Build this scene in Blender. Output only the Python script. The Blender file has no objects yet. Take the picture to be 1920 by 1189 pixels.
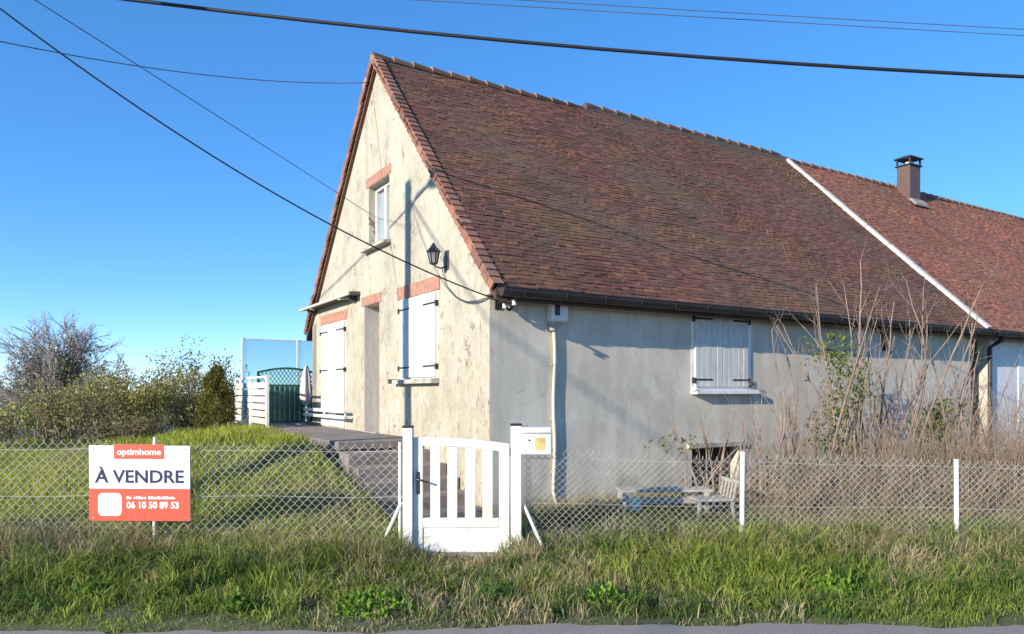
import bpy, math, random
import numpy as np
from mathutils import Vector, Matrix
R = math.radians
random.seed(7); RNG = np.random.default_rng(11)
S = bpy.context.scene
C = S.collection

# ------------------------------------------------------------ camera, sky, sun, exposure
cd = bpy.data.cameras.new('camera'); cam = bpy.data.objects.new('camera', cd); C.objects.link(cam)
cam.location = (0, 0, 1.65); cam.rotation_euler = (R(90), 0, 0)
cd.sensor_width = 36; cd.lens = 25.78; cd.shift_y = 0.0742; cd.clip_start = 0.05; cd.clip_end = 6000
S.camera = cam
TH = R(31.43)                                   # heading of the house's long wall
SUN_EL = R(18.6); SUN_DIR = TH + R(14.5)        # heading in which the sunlight travels
w = bpy.data.worlds.new('World'); S.world = w; w.use_nodes = True
wn = w.node_tree.nodes; wl = w.node_tree.links
bg = wn['Background']; sky = wn.new('ShaderNodeTexSky')
sky.sky_type = 'NISHITA'; sky.sun_disc = False; sky.sun_elevation = SUN_EL
sky.sun_rotation = math.atan2(-math.cos(SUN_DIR), -math.sin(SUN_DIR))
sky.altitude = 100; sky.air_density = 0.5; sky.dust_density = 0.0; sky.ozone_density = 3.0
hs = wn.new('ShaderNodeHueSaturation'); hs.inputs['Saturation'].default_value = 1.45; hs.inputs['Hue'].default_value = .505
gm = wn.new('ShaderNodeGamma'); gm.inputs[1].default_value = .65
wl.new(sky.outputs[0], gm.inputs[0]); wl.new(gm.outputs[0], hs.inputs['Color']); wl.new(hs.outputs[0], bg.inputs[0]); bg.inputs[1].default_value = 0.15
sd = bpy.data.lights.new('sun', 'SUN'); sun = bpy.data.objects.new('sun', sd); C.objects.link(sun)
sd.energy = 2.15; sd.angle = R(0.5); sd.color = (1.0, 0.91, 0.76)
Ld = Vector((math.cos(SUN_DIR) * math.cos(SUN_EL), math.sin(SUN_DIR) * math.cos(SUN_EL), -math.sin(SUN_EL)))
sun.rotation_euler = Ld.to_track_quat('-Z', 'Y').to_euler(); sun.location = (-20, -20, 20)
S.view_settings.view_transform = 'Standard'; S.view_settings.look = 'None'
S.view_settings.gamma = 1; S.view_settings.use_curve_mapping = False
S.view_settings.exposure = 1.72

# ------------------------------------------------------------ house frame
AX, AY = -.278, 9.1
ct, st = math.cos(TH), math.sin(TH)
def W(x, y, z=0.0): return (AX + x * ct - y * st, AY + x * st + y * ct, z)
def LOC(X, Y):
    dx, dy = X - AX, Y - AY
    return dx * ct + dy * st, -dx * st + dy * ct

# ------------------------------------------------------------ materials
M = {}
def nodes(name):
    m = bpy.data.materials.new(name); m.use_nodes = True
    nt = m.node_tree; b = nt.nodes['Principled BSDF']
    return m, nt, b
def N(nt, t, **k):
    n = nt.nodes.new(t)
    for a, v in k.items(): setattr(n, a, v)
    return n
def noise(nt, vec, scale, detail=4, rough=.55, dist=0):
    n = N(nt, 'ShaderNodeTexNoise'); n.inputs['Scale'].default_value = scale
    n.inputs['Detail'].default_value = detail; n.inputs['Roughness'].default_value = rough
    n.inputs['Distortion'].default_value = dist
    if vec is not None: nt.links.new(vec, n.inputs['Vector'])
    return n.outputs['Fac']
def ramp(nt, fac, stops):
    r = N(nt, 'ShaderNodeValToRGB'); e = r.color_ramp.elements
    while len(e) > 1: e.remove(e[-1])
    for i, (p, c) in enumerate(stops):
        el = e[0] if i == 0 else e.new(p)
        el.position = p; el.color = (*c, 1) if len(c) == 3 else c
    nt.links.new(fac, r.inputs[0]); return r.outputs[0]
def mixc(nt, fac, a, b, mode='MIX'):
    n = N(nt, 'ShaderNodeMix', data_type='RGBA', blend_type=mode)
    for s, v in ((n.inputs[0], fac), (n.inputs[6], a), (n.inputs[7], b)):
        if isinstance(v, (int, float)): s.default_value = v
        elif isinstance(v, tuple): s.default_value = (*v, 1) if len(v) == 3 else v
        else: nt.links.new(v, s)
    return n.outputs[2]
def coords(nt, scale=(1, 1, 1), kind='Object'):
    t = N(nt, 'ShaderNodeTexCoord'); mp = N(nt, 'ShaderNodeMapping')
    mp.inputs['Scale'].default_value = scale
    nt.links.new(t.outputs[kind], mp.inputs[0]); return mp.outputs[0]
def wcoords(nt, scale=(1, 1, 1)):
    t = N(nt, 'ShaderNodeNewGeometry'); mp = N(nt, 'ShaderNodeMapping')
    mp.inputs['Scale'].default_value = scale
    nt.links.new(t.outputs['Position'], mp.inputs[0]); return mp.outputs[0]
def bump(nt, b, h, s, d=.01):
    n = N(nt, 'ShaderNodeBump'); n.inputs['Strength'].default_value = s; n.inputs['Distance'].default_value = d
    nt.links.new(h, n.inputs['Height']); nt.links.new(n.outputs[0], b.inputs['Normal'])
def mat(name, col, rough=.7, var=.15, scale=8, metal=0, bmp=0, stretch=(1, 1, 1), dirt=None):
    m, nt, b = nodes(name)
    v = wcoords(nt, stretch)
    f = noise(nt, v, scale)
    lo = tuple(c * (1 - var) for c in col); hi = tuple(min(1, c * (1 + var)) for c in col)
    c = ramp(nt, f, [(.3, lo), (.7, hi)])
    if dirt:
        f2 = noise(nt, v, scale * .35, 6, .65)
        c = mixc(nt, ramp(nt, f2, [(.5, (0, 0, 0)), (.72, (1, 1, 1))]), c, dirt)
    nt.links.new(c, b.inputs['Base Color'])
    b.inputs['Roughness'].default_value = rough; b.inputs['Metallic'].default_value = metal
    if bmp: bump(nt, b, noise(nt, v, scale * 4, 5), bmp)
    M[name] = m; return m
def mat_attr(name, rough=.75, gain=1.0, transl=0.0, big=None):
    m, nt, b = nodes(name)
    a = N(nt, 'ShaderNodeAttribute', attribute_name='col')
    c = a.outputs['Color']
    if big:
        f = noise(nt, wcoords(nt), big[0], 3)
        c = mixc(nt, ramp(nt, f, [(.38, (0, 0, 0)), (.66, (1, 1, 1))]), c, mixc(nt, .75, c, big[1]))
    nt.links.new(c, b.inputs['Base Color']); b.inputs['Roughness'].default_value = rough
    b.inputs['Specular IOR Level'].default_value = .25
    if transl:
        t = N(nt, 'ShaderNodeBsdfTranslucent'); nt.links.new(c, t.inputs[0])
        mx = N(nt, 'ShaderNodeMixShader'); mx.inputs[0].default_value = transl
        nt.links.new(b.outputs[0], mx.inputs[1]); nt.links.new(t.outputs[0], mx.inputs[2])
        nt.links.new(mx.outputs[0], nt.nodes['Material Output'].inputs[0])
    M[name] = m; return m

def gable_material():
    m, nt, b = nodes('peeling_cream_render')
    v = coords(nt); vs = coords(nt, (1, 1.5, .72)); vf = coords(nt, (1, 1.4, .85))
    base = ramp(nt, noise(nt, v, 1.1, 6, .6), [(.28, (.385, .355, .275)), (.5, (.445, .415, .33)), (.72, (.50, .475, .395))])
    grey = noise(nt, coords(nt, (1, 1.3, .7)), 1.5, 8, .72, .3)
    c = mixc(nt, ramp(nt, grey, [(.50, (0, 0, 0)), (.64, (.75, .75, .75))]), base, (.30, .265, .205))
    streak0 = noise(nt, vs, 4.2, 9, .74, .15)
    sp_ = N(nt, 'ShaderNodeSeparateXYZ'); nt.links.new(v, sp_.inputs[0])
    mz = N(nt, 'ShaderNodeMapRange'); nt.links.new(sp_.outputs['Z'], mz.inputs[0]); mz.inputs[1].default_value = 4.5; mz.inputs[2].default_value = .5; mz.inputs[3].default_value = -.06; mz.inputs[4].default_value = .06
    sa = N(nt, 'ShaderNodeMath', operation='ADD'); nt.links.new(streak0, sa.inputs[0]); nt.links.new(mz.outputs[0], sa.inputs[1]); streak = sa.outputs[0]
    c = mixc(nt, ramp(nt, streak, [(.49, (0, 0, 0)), (.66, (.8, .8, .8))]), c, (.42, .345, .225))
    white = noise(nt, vf, 6.5, 8, .74, .1)
    c = mixc(nt, ramp(nt, white, [(.53, (0, 0, 0)), (.62, (.7, .7, .7))]), c, (.515, .49, .41))
    # more wear on the lower half: flaked down to tan undercoat
    sep = N(nt, 'ShaderNodeSeparateXYZ'); nt.links.new(v, sep.inputs[0])
    mr = N(nt, 'ShaderNodeMapRange'); nt.links.new(sep.outputs['Z'], mr.inputs[0])
    mr.inputs[1].default_value = 5.5; mr.inputs[2].default_value = .3; mr.inputs[3].default_value = -.03; mr.inputs[4].default_value = .06
    flake = N(nt, 'ShaderNodeMath', operation='ADD'); nt.links.new(noise(nt, coords(nt, (1, 1.35, .85)), 8.5, 9, .76, .15), flake.inputs[0]); nt.links.new(mr.outputs[0], flake.inputs[1])
    fl = ramp(nt, flake.outputs[0], [(.58, (0, 0, 0)), (.63, (.85, .85, .85))])
    c = mixc(nt, fl, c, (.34, .27, .175))
    blot = N(nt, 'ShaderNodeMath', operation='ADD'); nt.links.new(noise(nt, coords(nt, (1, 1.3, .8)), 14, 6, .68, .2), blot.inputs[0]); nt.links.new(mr.outputs[0], blot.inputs[1])
    bl = ramp(nt, blot.outputs[0], [(.655, (0, 0, 0)), (.685, (.9, .9, .9))])
    c = mixc(nt, bl, c, (.20, .15, .10))
    # thin dark cracks
    cr = noise(nt, coords(nt, (1, 1.5, .45)), 1.7, 4, .6, .9)
    ck = ramp(nt, cr, [(.489, (0, 0, 0)), (.496, (1, 1, 1)), (.504, (1, 1, 1)), (.511, (0, 0, 0))])
    gate = ramp(nt, noise(nt, v, 2.3, 2), [(.52, (0, 0, 0)), (.58, (.9, .9, .9))])
    ck2 = mixc(nt, 1.0, ck, gate, 'MULTIPLY')
    c = mixc(nt, ck2, c, (.16, .12, .09))
    nt.links.new(c, b.inputs['Base Color']); b.inputs['Roughness'].default_value = .9
    h = mixc(nt, .35, noise(nt, v, 60, 5), mixc(nt, 1.0, fl, (-.7, -.7, -.7), 'MULTIPLY'), 'ADD')
    bump(nt, b, h, .35, .012)
    M['gable'] = m
def front_material():
    m, nt, b = nodes('grey_cement_render')
    v = coords(nt); vs = coords(nt, (1.8, 1, .45))
    c = ramp(nt, noise(nt, v, .9, 5), [(.3, (.50, .445, .36)), (.7, (.74, .67, .55))])
    c = mixc(nt, ramp(nt, noise(nt, vs, 2.2, 7, .65), [(.42, (0, 0, 0)), (.7, (.7, .7, .7))]), c, (.42, .375, .31))
    c = mixc(nt, ramp(nt, noise(nt, v, 2.1, 6, .7), [(.54, (0, 0, 0)), (.68, (.6, .6, .6))]), c, (.72, .69, .60))
    cr = noise(nt, v, 1.3, 3, .5, 1.0)
    ck = ramp(nt, cr, [(.497, (0, 0, 0)), (.4993, (.6, .6, .6)), (.5007, (.6, .6, .6)), (.503, (0, 0, 0))])
    c = mixc(nt, mixc(nt, 1.0, ck, ramp(nt, noise(nt, v, 1.7, 2), [(.5, (0, 0, 0)), (.58, (1, 1, 1))]), 'MULTIPLY'), c, (.22, .20, .18))
    sep = N(nt, 'ShaderNodeSeparateXYZ'); nt.links.new(v, sep.inputs[0])
    low = N(nt, 'ShaderNodeMath', operation='MULTIPLY_ADD'); nt.links.new(noise(nt, v, 3, 6, .7), low.inputs[0]); low.inputs[1].default_value = 1.3
    inv = N(nt, 'ShaderNodeMath', operation='MULTIPLY'); nt.links.new(sep.outputs['Z'], inv.inputs[0]); inv.inputs[1].default_value = -.6
    nt.links.new(inv.outputs[0], low.inputs[2])
    c = mixc(nt, ramp(nt, low.outputs[0], [(.25, (0, 0, 0)), (.6, (.7, .7, .7))]), c, (.33, .31, .25))
    nt.links.new(c, b.inputs['Base Color']); b.inputs['Roughness'].default_value = .92
    h = mixc(nt, .5, noise(nt, coords(nt, (3, 1, 1.2)), 9, 6, .75), noise(nt, v, 75, 4))
    bump(nt, b, h, .13, .014)
    M['front'] = m
def tile_material(name, lichen, patch):
    m, nt, b = nodes(name)
    a = N(nt, 'ShaderNodeAttribute', attribute_name='col'); c = a.outputs['Color']
    v = wcoords(nt)
    f = noise(nt, v, .55, 4, .6)
    c = mixc(nt, ramp(nt, f, [(.42, (0, 0, 0)), (.62, (.8, .8, .8))]), c, mixc(nt, .55, c, lichen))
    f2 = noise(nt, v, .8, 5, .65, .6)
    c = mixc(nt, ramp(nt, f2, [(.5, (0, 0, 0)), (.66, (.75, .75, .75))]), c, mixc(nt, 1.0, c, patch, 'MULTIPLY'))
    f3 = noise(nt, v, 38, 4, .7)
    c = mixc(nt, ramp(nt, f3, [(.55, (0, 0, 0)), (.72, (.6, .6, .6))]), c, (.05, .042, .036))
    f4 = noise(nt, v, 26, 3, .6)
    c = mixc(nt, ramp(nt, f4, [(.66, (0, 0, 0)), (.74, (.6, .6, .6))]), c, (.36, .31, .22))
    nt.links.new(c, b.inputs['Base Color']); b.inputs['Roughness'].default_value = .9
    bump(nt, b, noise(nt, v, 90, 4), .4, .006)
    M[name] = m
def ground_material():
    m, nt, b = nodes('soil_and_turf')
    v = wcoords(nt)
    c = ramp(nt, noise(nt, v, 1.2, 6, .65), [(.3, (.075, .062, .035)), (.5, (.085, .095, .035)), (.7, (.13, .12, .055))])
    nt.links.new(c, b.inputs['Base Color']); b.inputs['Roughness'].default_value = .95
    bump(nt, b, noise(nt, v, 25, 6), .6, .03); M['ground'] = m
def road_material():
    m, nt, b = nodes('worn_asphalt')
    v = wcoords(nt)
    c = ramp(nt, noise(nt, v, 120, 3, .7), [(.32, (.19, .155, .135)), (.6, (.37, .31, .265)), (.75, (.50, .43, .37))])
    c = mixc(nt, ramp(nt, noise(nt, v, 1.7, 5), [(.45, (0, 0, 0)), (.7, (.6, .6, .6))]), c, (.36, .31, .26))
    nt.links.new(c, b.inputs['Base Color']); b.inputs['Roughness'].default_value = .9
    bump(nt, b, noise(nt, v, 90, 3), .12, .004); M['road'] = m
def screen_material():
    m, nt, b = nodes('tinted_plastic_sheet')
    t = N(nt, 'ShaderNodeBsdfTransparent'); t.inputs[0].default_value = (.80, .92, .94, 1)
    b.inputs['Base Color'].default_value = (.34, .46, .48, 1); b.inputs['Roughness'].default_value = .25
    mx = N(nt, 'ShaderNodeMixShader'); mx.inputs[0].default_value = .24
    nt.links.new(t.outputs[0], mx.inputs[1]); nt.links.new(b.outputs[0], mx.inputs[2])
    nt.links.new(mx.outputs[0], nt.nodes['Material Output'].inputs[0]); M['screen'] = m
def glass_material():
    m, nt, b = nodes('window_glass')
    b.inputs['Base Color'].default_value = (.30, .36, .42, 1); b.inputs['Roughness'].default_value = .06
    b.inputs['Specular IOR Level'].default_value = .8; M['glass'] = m
gable_material(); front_material(); ground_material(); road_material(); screen_material(); glass_material()
tile_material('tiles_old', (.145, .108, .05), (.64, .56, .60))
tile_material('tiles_new', (.23, .12, .07), (.78, .72, .72))
mat('white_paint', (.80, .80, .77), .45, .05, 6, dirt=(.62, .60, .53))
mat('white_pvc', (.69, .68, .645), .45, .08, 7, dirt=(.50, .485, .41))
mat('shutter_paint', (.60, .59, .54), .6, .10, 8, dirt=(.46, .45, .41), stretch=(3, 3, .6), bmp=.15)
mat('white_wall', (.74, .74, .74), .85, .06, 2, bmp=.2, dirt=(.66, .65, .62))
mat('white_post', (.78, .78, .74), .5, .06, 9, dirt=(.55, .52, .45))
mat('black_iron', (.02, .02, .022), .45, .2, 9)
mat('black_cable', (.012, .012, .014), .6, .1, 3)
mat('grey_cable', (.10, .11, .13), .5, .1, 3)
mat('galv_wire', (.44, .43, .38), .5, .3, 6, metal=.1)
mat('brick_lintel', (.40, .205, .145), .85, .22, 14, bmp=.3)
mat('stone_sill', (.42, .39, .34), .9, .2, 10, bmp=.3, dirt=(.22, .20, .17))
mat('brown_zinc', (.040, .030, .027), .5, .25, 4)
mat('dark_wood', (.06, .04, .03), .75, .3, 9, stretch=(4, 4, 1))
mat('shadow_room', (.02, .02, .02), .95, .1, 2)  # near-black colour carries the darkness of the unlit interiors
mat('old_door', (.46, .43, .40), .7, .15, 5, stretch=(5, 5, 1))
mat('concrete', (.23, .19, .17), .92, .2, 5, bmp=.4, dirt=(.14, .115, .10))
mat('path_gravel', (.30, .25, .22), .95, .35, 30, bmp=.8)
mat('joint_mortar', (.22, .18, .15), .95, .2, 16)
mat('ridge_mortar', (.13, .095, .08), .95, .25, 12)
mat('mortar', (.30, .26, .22), .95, .2, 16, bmp=.4)
mat('flashing', (.52, .50, .46), .8, .12, 7, dirt=(.45, .42, .37))
mat('meter_plastic', (.70, .69, .62), .45, .08, 10)
mat('pipe_beige', (.60, .55, .46), .5, .1, 8)
mat('chimney_clad', (.12, .07, .06), .55, .12, 5)
mat('chimney_cap', (.035, .032, .045), .5, .2, 6)
mat('wood_pole', (.20, .15, .10), .85, .3, 8, stretch=(5, 5, .5))
mat('sign_white', (.82, .83, .83), .4, .02, 2)
mat('sign_red', (.78, .10, .055), .4, .03, 2)
mat('sign_navy', (.012, .015, .075), .5, .05, 3)
mat('yellow_sticker', (.60, .46, .16), .5, .1, 20)
mat('green_plastic', (.012, .085, .062), .5, .2, 7)
mat('pale_slats', (.66, .63, .53), .7, .12, 9, dirt=(.40, .38, .32))
mat('pink_cloth', (.66, .52, .50), .9, .12, 6, bmp=.4)
mat('bare_bark', (.255, .19, .15), .85, .3, 12)
mat('grey_bark', (.33, .28, .24), .9, .25, 9)
mat('dry_stalk', (.25, .185, .13), .9, .3, 8)
mat('weathered_wood', (.38, .35, .30), .9, .2, 9, bmp=.4, dirt=(.24, .21, .17))
mat('pale_blue_wood', (.17, .21, .26), .7, .12, 9)
mat('haze_tinted_woods', (.12, .10, .13), .95, .2, .05)
mat('far_field', (.10, .13, .05), .95, .2, .02)
mat('awning_dark', (.10, .085, .08), .8, .15, 8)
mat('porcelain', (.75, .73, .68), .3, .05, 9)
mat('lantern_glass', (.20, .20, .19), .2, .15, 9)
mat_attr('grass', .7, transl=.35)
mat_attr('leaf', .55, transl=.3)

# ------------------------------------------------------------ geometry helpers
class MB:
    def __init__(s): s.v = []; s.f = []
    def add(s, vs, fs):
        o = len(s.v); s.v += [tuple(p) for p in vs]; s.f += [tuple(i + o for i in f) for f in fs]; return s
    def box(s, x0, x1, y0, y1, z0, z1):
        return s.add([(x0,y0,z0),(x1,y0,z0),(x1,y1,z0),(x0,y1,z0),(x0,y0,z1),(x1,y0,z1),(x1,y1,z1),(x0,y1,z1)],
                     [(0,3,2,1),(4,5,6,7),(0,1,5,4),(1,2,6,5),(2,3,7,6),(3,0,4,7)])
    def cbox(s, x0, x1, y0, y1, z0, z1, c=.006):
        # box with chamfered long edges (all 12 edges cut)
        P = []
        for z, i in ((z0, 1), (z0 + c, 0), (z1 - c, 0), (z1, 1)):
            k = c if i else 0
            P += [(x0+c,y0+k,z),(x1-c,y0+k,z),(x1-k,y0+c,z),(x1-k,y1-c,z),(x1-c,y1-k,z),(x0+c,y1-k,z),(x0+k,y1-c,z),(x0+k,y0+c,z)]
        F = [tuple(range(7, -1, -1)), tuple(range(24, 32))]
        for l in range(3):
            for i in range(8): F.append((l*8+i, l*8+(i+1)%8, (l+1)*8+(i+1)%8, (l+1)*8+i))
        return s.add(P, F)
    def bar(s, p, q, wd, hg, up=(0, 0, 1)):
        p = Vector(p); q = Vector(q); d = (q - p).normalized(); u = Vector(up)
        if abs(d.dot(u)) > .98: u = Vector((0, 1, 0))
        a = d.cross(u).normalized() * wd / 2; b = a.cross(d).normalized() * hg / 2
        return s.add([p-a-b,p+a-b,p+a+b,p-a+b,q-a-b,q+a-b,q+a+b,q-a+b],
                     [(0,1,2,3),(7,6,5,4),(0,4,5,1),(1,5,6,2),(2,6,7,3),(3,7,4,0)])
    def tube(s, pts, r, n=8, cap=True):
        pts = [Vector(p) for p in pts]; rs = r if isinstance(r, (list, tuple)) else [r] * len(pts)
        rings = []; u = None
        for i, p in enumerate(pts):
            d = (pts[min(i+1, len(pts)-1)] - pts[max(i-1, 0)]).normalized()
            if u is None: u = d.orthogonal().normalized()
            u = (u - d * u.dot(d)).normalized(); t = d.cross(u)
            rings.append([p + (u * math.cos(2*math.pi*k/n) + t * math.sin(2*math.pi*k/n)) * rs[i] for k in range(n)])
        F = [(i*n+k, i*n+(k+1)%n, (i+1)*n+(k+1)%n, (i+1)*n+k) for i in range(len(pts)-1) for k in range(n)]
        if cap: F += [tuple(range(n-1, -1, -1)), tuple(range((len(pts)-1)*n, len(pts)*n))]
        return s.add([p for rg in rings for p in rg], F)
    def lathe(s, prof, n=12, c=(0, 0, 0), ph=0):
        V = [(c[0]+r*math.cos(2*math.pi*k/n+ph), c[1]+r*math.sin(2*math.pi*k/n+ph), c[2]+z) for r, z in prof for k in range(n)]
        m = len(prof)
        F = [(i*n+k, i*n+(k+1)%n, (i+1)*n+(k+1)%n, (i+1)*n+k) for i in range(m-1) for k in range(n)]
        F += [tuple(range(n-1, -1, -1)), tuple(range((m-1)*n, m*n))]
        return s.add(V, F)
    def prism(s, poly, y0, y1):
        # outline in (x,z) pushed along y
        n = len(poly)
        V = [(x, y0, z) for x, z in poly] + [(x, y1, z) for x, z in poly]
        F = [tuple(range(n)), tuple(range(2*n-1, n-1, -1))] + [(i, i+n, (i+1)%n+n, (i+1)%n) for i in range(n)]
        return s.add(V, F)
    def build(s, name, m, parent=None, smooth=False, **k):
        me = bpy.data.meshes.new(name); me.from_pydata(s.v, [], s.f); me.validate()
        me.materials.append(M[m] if isinstance(m, str) else m)
        if smooth: me.polygons.foreach_set('use_smooth', [True] * len(me.polygons))
        return link(name, me, parent, **k)
def link(name, me, parent=None, **k):
    o = bpy.data.objects.new(name, me); C.objects.link(o)
    if parent: o.parent = parent
    for a, v in k.items(): o[a] = v
    return o
def thing(name, label, cat, loc=(0, 0, 0), rz=0, group=None):
    o = bpy.data.objects.new(name, None); C.objects.link(o); o.location = loc; o.rotation_euler = (0, 0, rz)
    o.empty_display_size = .2
    o['label'] = label; o['category'] = cat
    if group: o['group'] = group
    return o
def tag(o, label, cat, group=None, kind=None):
    o['label'] = label; o['category'] = cat
    if group: o['group'] = group
    if kind: o['kind'] = kind
    return o
def np_mesh(name, V, F, m, parent=None, col=None, smooth=False, **k):
    """V (n,3); F list of arrays (k,3) or (k,4)"""
    me = bpy.data.meshes.new(name); V = np.asarray(V, np.float32)
    F = [np.asarray(f, np.int32) for f in F if len(f)]
    me.vertices.add(len(V)); me.vertices.foreach_set('co', V.ravel())
    loops = np.concatenate([f.ravel() for f in F]); sizes = np.concatenate([np.full(len(f), f.shape[1], np.int32) for f in F])
    me.loops.add(len(loops)); me.loops.foreach_set('vertex_index', loops)
    me.polygons.add(len(sizes)); me.polygons.foreach_set('loop_start', (np.cumsum(sizes) - sizes).astype(np.int32))
    if col is not None:
        a = me.attributes.new('col', 'FLOAT_COLOR', 'POINT')
        c4 = np.ones((len(V), 4), np.float32); c4[:, :3] = col; a.data.foreach_set('color', c4.ravel())
    me.update(calc_edges=True); me.materials.append(M[m])
    me.polygons.foreach_set('use_smooth', np.full(len(sizes), bool(smooth)))
    return link(name, me, parent, **k)
def seg_mesh(name, segs, m, parent=None, n=4, **k):
    """tapered sticks; segs rows p0(3) p1(3) r0 r1"""
    a = np.asarray(segs, float); p0 = a[:, :3]; p1 = a[:, 3:6]; d = p1 - p0
    d /= np.linalg.norm(d, axis=1)[:, None] + 1e-9
    ref = np.where(np.abs(d[:, 2:3]) > .9, np.array([[1., 0, 0]]), np.array([[0, 0, 1.]]))
    u = np.cross(d, ref); u /= np.linalg.norm(u, axis=1)[:, None]; t = np.cross(d, u)
    an = 2 * np.pi * np.arange(n) / n
    ring = u[:, None, :] * np.cos(an)[None, :, None] + t[:, None, :] * np.sin(an)[None, :, None]
    V = np.concatenate([p0[:, None] + ring * a[:, 6, None, None], p1[:, None] + ring * a[:, 7, None, None]], 1).reshape(-1, 3)
    i = np.arange(len(a))[:, None] * 2 * n; kk = np.arange(n)[None]
    F = np.stack([i + kk, i + (kk + 1) % n, i + n + (kk + 1) % n, i + n + kk], -1).reshape(-1, 4)
    return np_mesh(name, V, [F], m, parent, smooth=True, **k)
def leaf_mesh(name, P, size, cols, m='leaf', parent=None, up=.3, asp=.55, **k):
    n = len(P); d = RNG.normal(size=(n, 3)); d[:, 2] += up; d /= np.linalg.norm(d, axis=1)[:, None]
    e = np.cross(d, RNG.normal(size=(n, 3))); e /= np.linalg.norm(e, axis=1)[:, None]
    s = (size * RNG.uniform(.6, 1.35, n))[:, None]
    nn = np.cross(d, e) * s * .12
    V = np.stack([P, P + d * s * .45 + e * s * asp * .5 + nn, P + d * s, P + d * s * .45 - e * s * asp * .5 + nn], 1).reshape(-1, 3)
    i = np.arange(n)[:, None] * 4; F = np.concatenate([i, i + 1, i + 2, i + 3], 1)
    return np_mesh(name, V, [F], m, parent, col=np.repeat(cols, 4, 0), **k)
def lerp_cols(a, b, t): return np.asarray(a)[None] * (1 - t[:, None]) + np.asarray(b)[None] * t[:, None]

# ------------------------------------------------------------ terrain
def sm(a, b, x): t = np.clip((x - a) / (b - a), 0, 1); return t * t * (3 - 2 * t)
def vnoise(X, Y):
    return (np.sin(X*1.7+.3)*np.cos(Y*2.1+1.1) + .6*np.sin(X*3.9+Y*2.7+2) + .4*np.sin(X*7.3-Y*5.1+.7)) / 2
def road_edge(X): return 5.17 + .028 * X + .05 * np.sin(X * 1.3 + .4) + .035 * np.sin(X * 3.1 + 1) + .02 * np.sin(X * 7.7) + .012*np.sin(X*17.3+2)
def hz(X, Y):
    X = np.asarray(X, float); Y = np.asarray(Y, float)
    lx = (X - AX) * ct + (Y - AY) * st; ly = -(X - AX) * st + (Y - AY) * ct
    d = Y - road_edge(X)
    z = -.06 + .075 * sm(-.05, .12, d) + .05 * sm(.2, 1.9, d) + .06 * sm(.3, 1.7, d) * sm(-1.0, -1.7, X)
    z = z + .05 * sm(.3, 1.7, d) * sm(.3, 1.2, X)
    z = z + .04 * sm(7.3, 9, Y) + .02 * vnoise(X, Y) * sm(.1, .5, d) * (1 - sm(-1.2, -.9, X) * sm(.3, 0., X) * sm(6.3, 6.8, Y))
    top = .52 + .50 * sm(-8.5, -4.2, X)
    lawn = (top - .2) * sm(7.7, 10.6 + .25 * np.maximum(0, -X - 3), Y)
    z = z + (lawn + .05 * vnoise(X * 1.6, Y * 1.6 + 3) * sm(8, 9, Y) * sm(40, 20, Y)) * sm(-1.33, -1.62, lx)
    z = z - 4.2 * sm(19, 75, Y) * sm(2, -6, X) * 1.0
    return z
def ax(vals):
    o = []
    for a, b, s in vals: o += list(np.arange(a, b, s))
    return np.array(o)
gx = ax([(-1500, -300, 150), (-300, -60, 30), (-60, -14, 4), (-14, -7, .5), (-7, 9, .14), (9, 16, .6), (16, 60, 5), (60, 300, 40), (300, 1501, 200)])
gy = ax([(-200, -20, 30), (-20, 4, 3), (4, 4.9, .3), (4.9, 12, .14), (12, 20, .5), (20, 80, 5), (80, 400, 40), (400, 2200, 200)])
GX, GY = np.meshgrid(gx, gy)
V = np.stack([GX, GY, hz(GX, GY)], -1).reshape(-1, 3)
nx, ny = len(gx), len(gy)
ii, jj = np.meshgrid(np.arange(nx - 1), np.arange(ny - 1)); b0 = (jj * nx + ii).ravel()
np_mesh('ground', V, [np.stack([b0, b0 + 1, b0 + nx + 1, b0 + nx], 1)], 'ground', smooth=True, kind='structure')
# road: a sheet with an uneven, crumbling edge
rx = ax([(-400, -20, 20), (-20, -8, 1), (-8, 10, .06), (10, 30, 1), (30, 401, 20)])
re = road_edge(rx) + RNG.normal(0, .008, len(rx))
V = np.concatenate([np.stack([rx, np.full_like(rx, -1.2), 0 * rx], 1), np.stack([rx, re - .25, 0 * rx + .004], 1), np.stack([rx, re, 0 * rx - .004], 1), np.stack([rx, re + .01, 0 * rx - .05], 1)])
n = len(rx); i = np.arange(n - 1)
np_mesh('road', V, [np.concatenate([np.stack([k*n+i, k*n+i+1, (k+1)*n+i+1, (k+1)*n+i], 1) for k in range(3)])], 'road', kind='structure')
# hills on the horizon: fields, and leafless woods whose lavender colour stands in for haze
def ridge_strip(name, y, x0, x1, base, amp, m, seed):
    rr = random.Random(seed); n = 60; vs = []; fs = []
    for i in range(n + 1):
        x = x0 + (x1 - x0) * i / n
        h = base + amp * (.5 + .5 * math.sin(i * .31 + seed)) + rr.uniform(0, amp * .25)
        vs += [(x, y - 60, -8), (x, y, h), (x, y + 260, h * .6 - 4)]
    for i in range(n):
        a = i * 3; fs += [(a, a + 3, a + 4, a + 1), (a + 1, a + 4, a + 5, a + 2)]
    mb = MB(); mb.add(vs, fs); return mb.build(name, m, smooth=True, kind='structure')
ridge_strip('hills', 900, -1200, 500, -1.0, 6, 'haze_tinted_woods', 3)
ridge_strip('hills', 420, -700, 100, -6.4, 2.4, 'far_field', 5)

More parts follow.
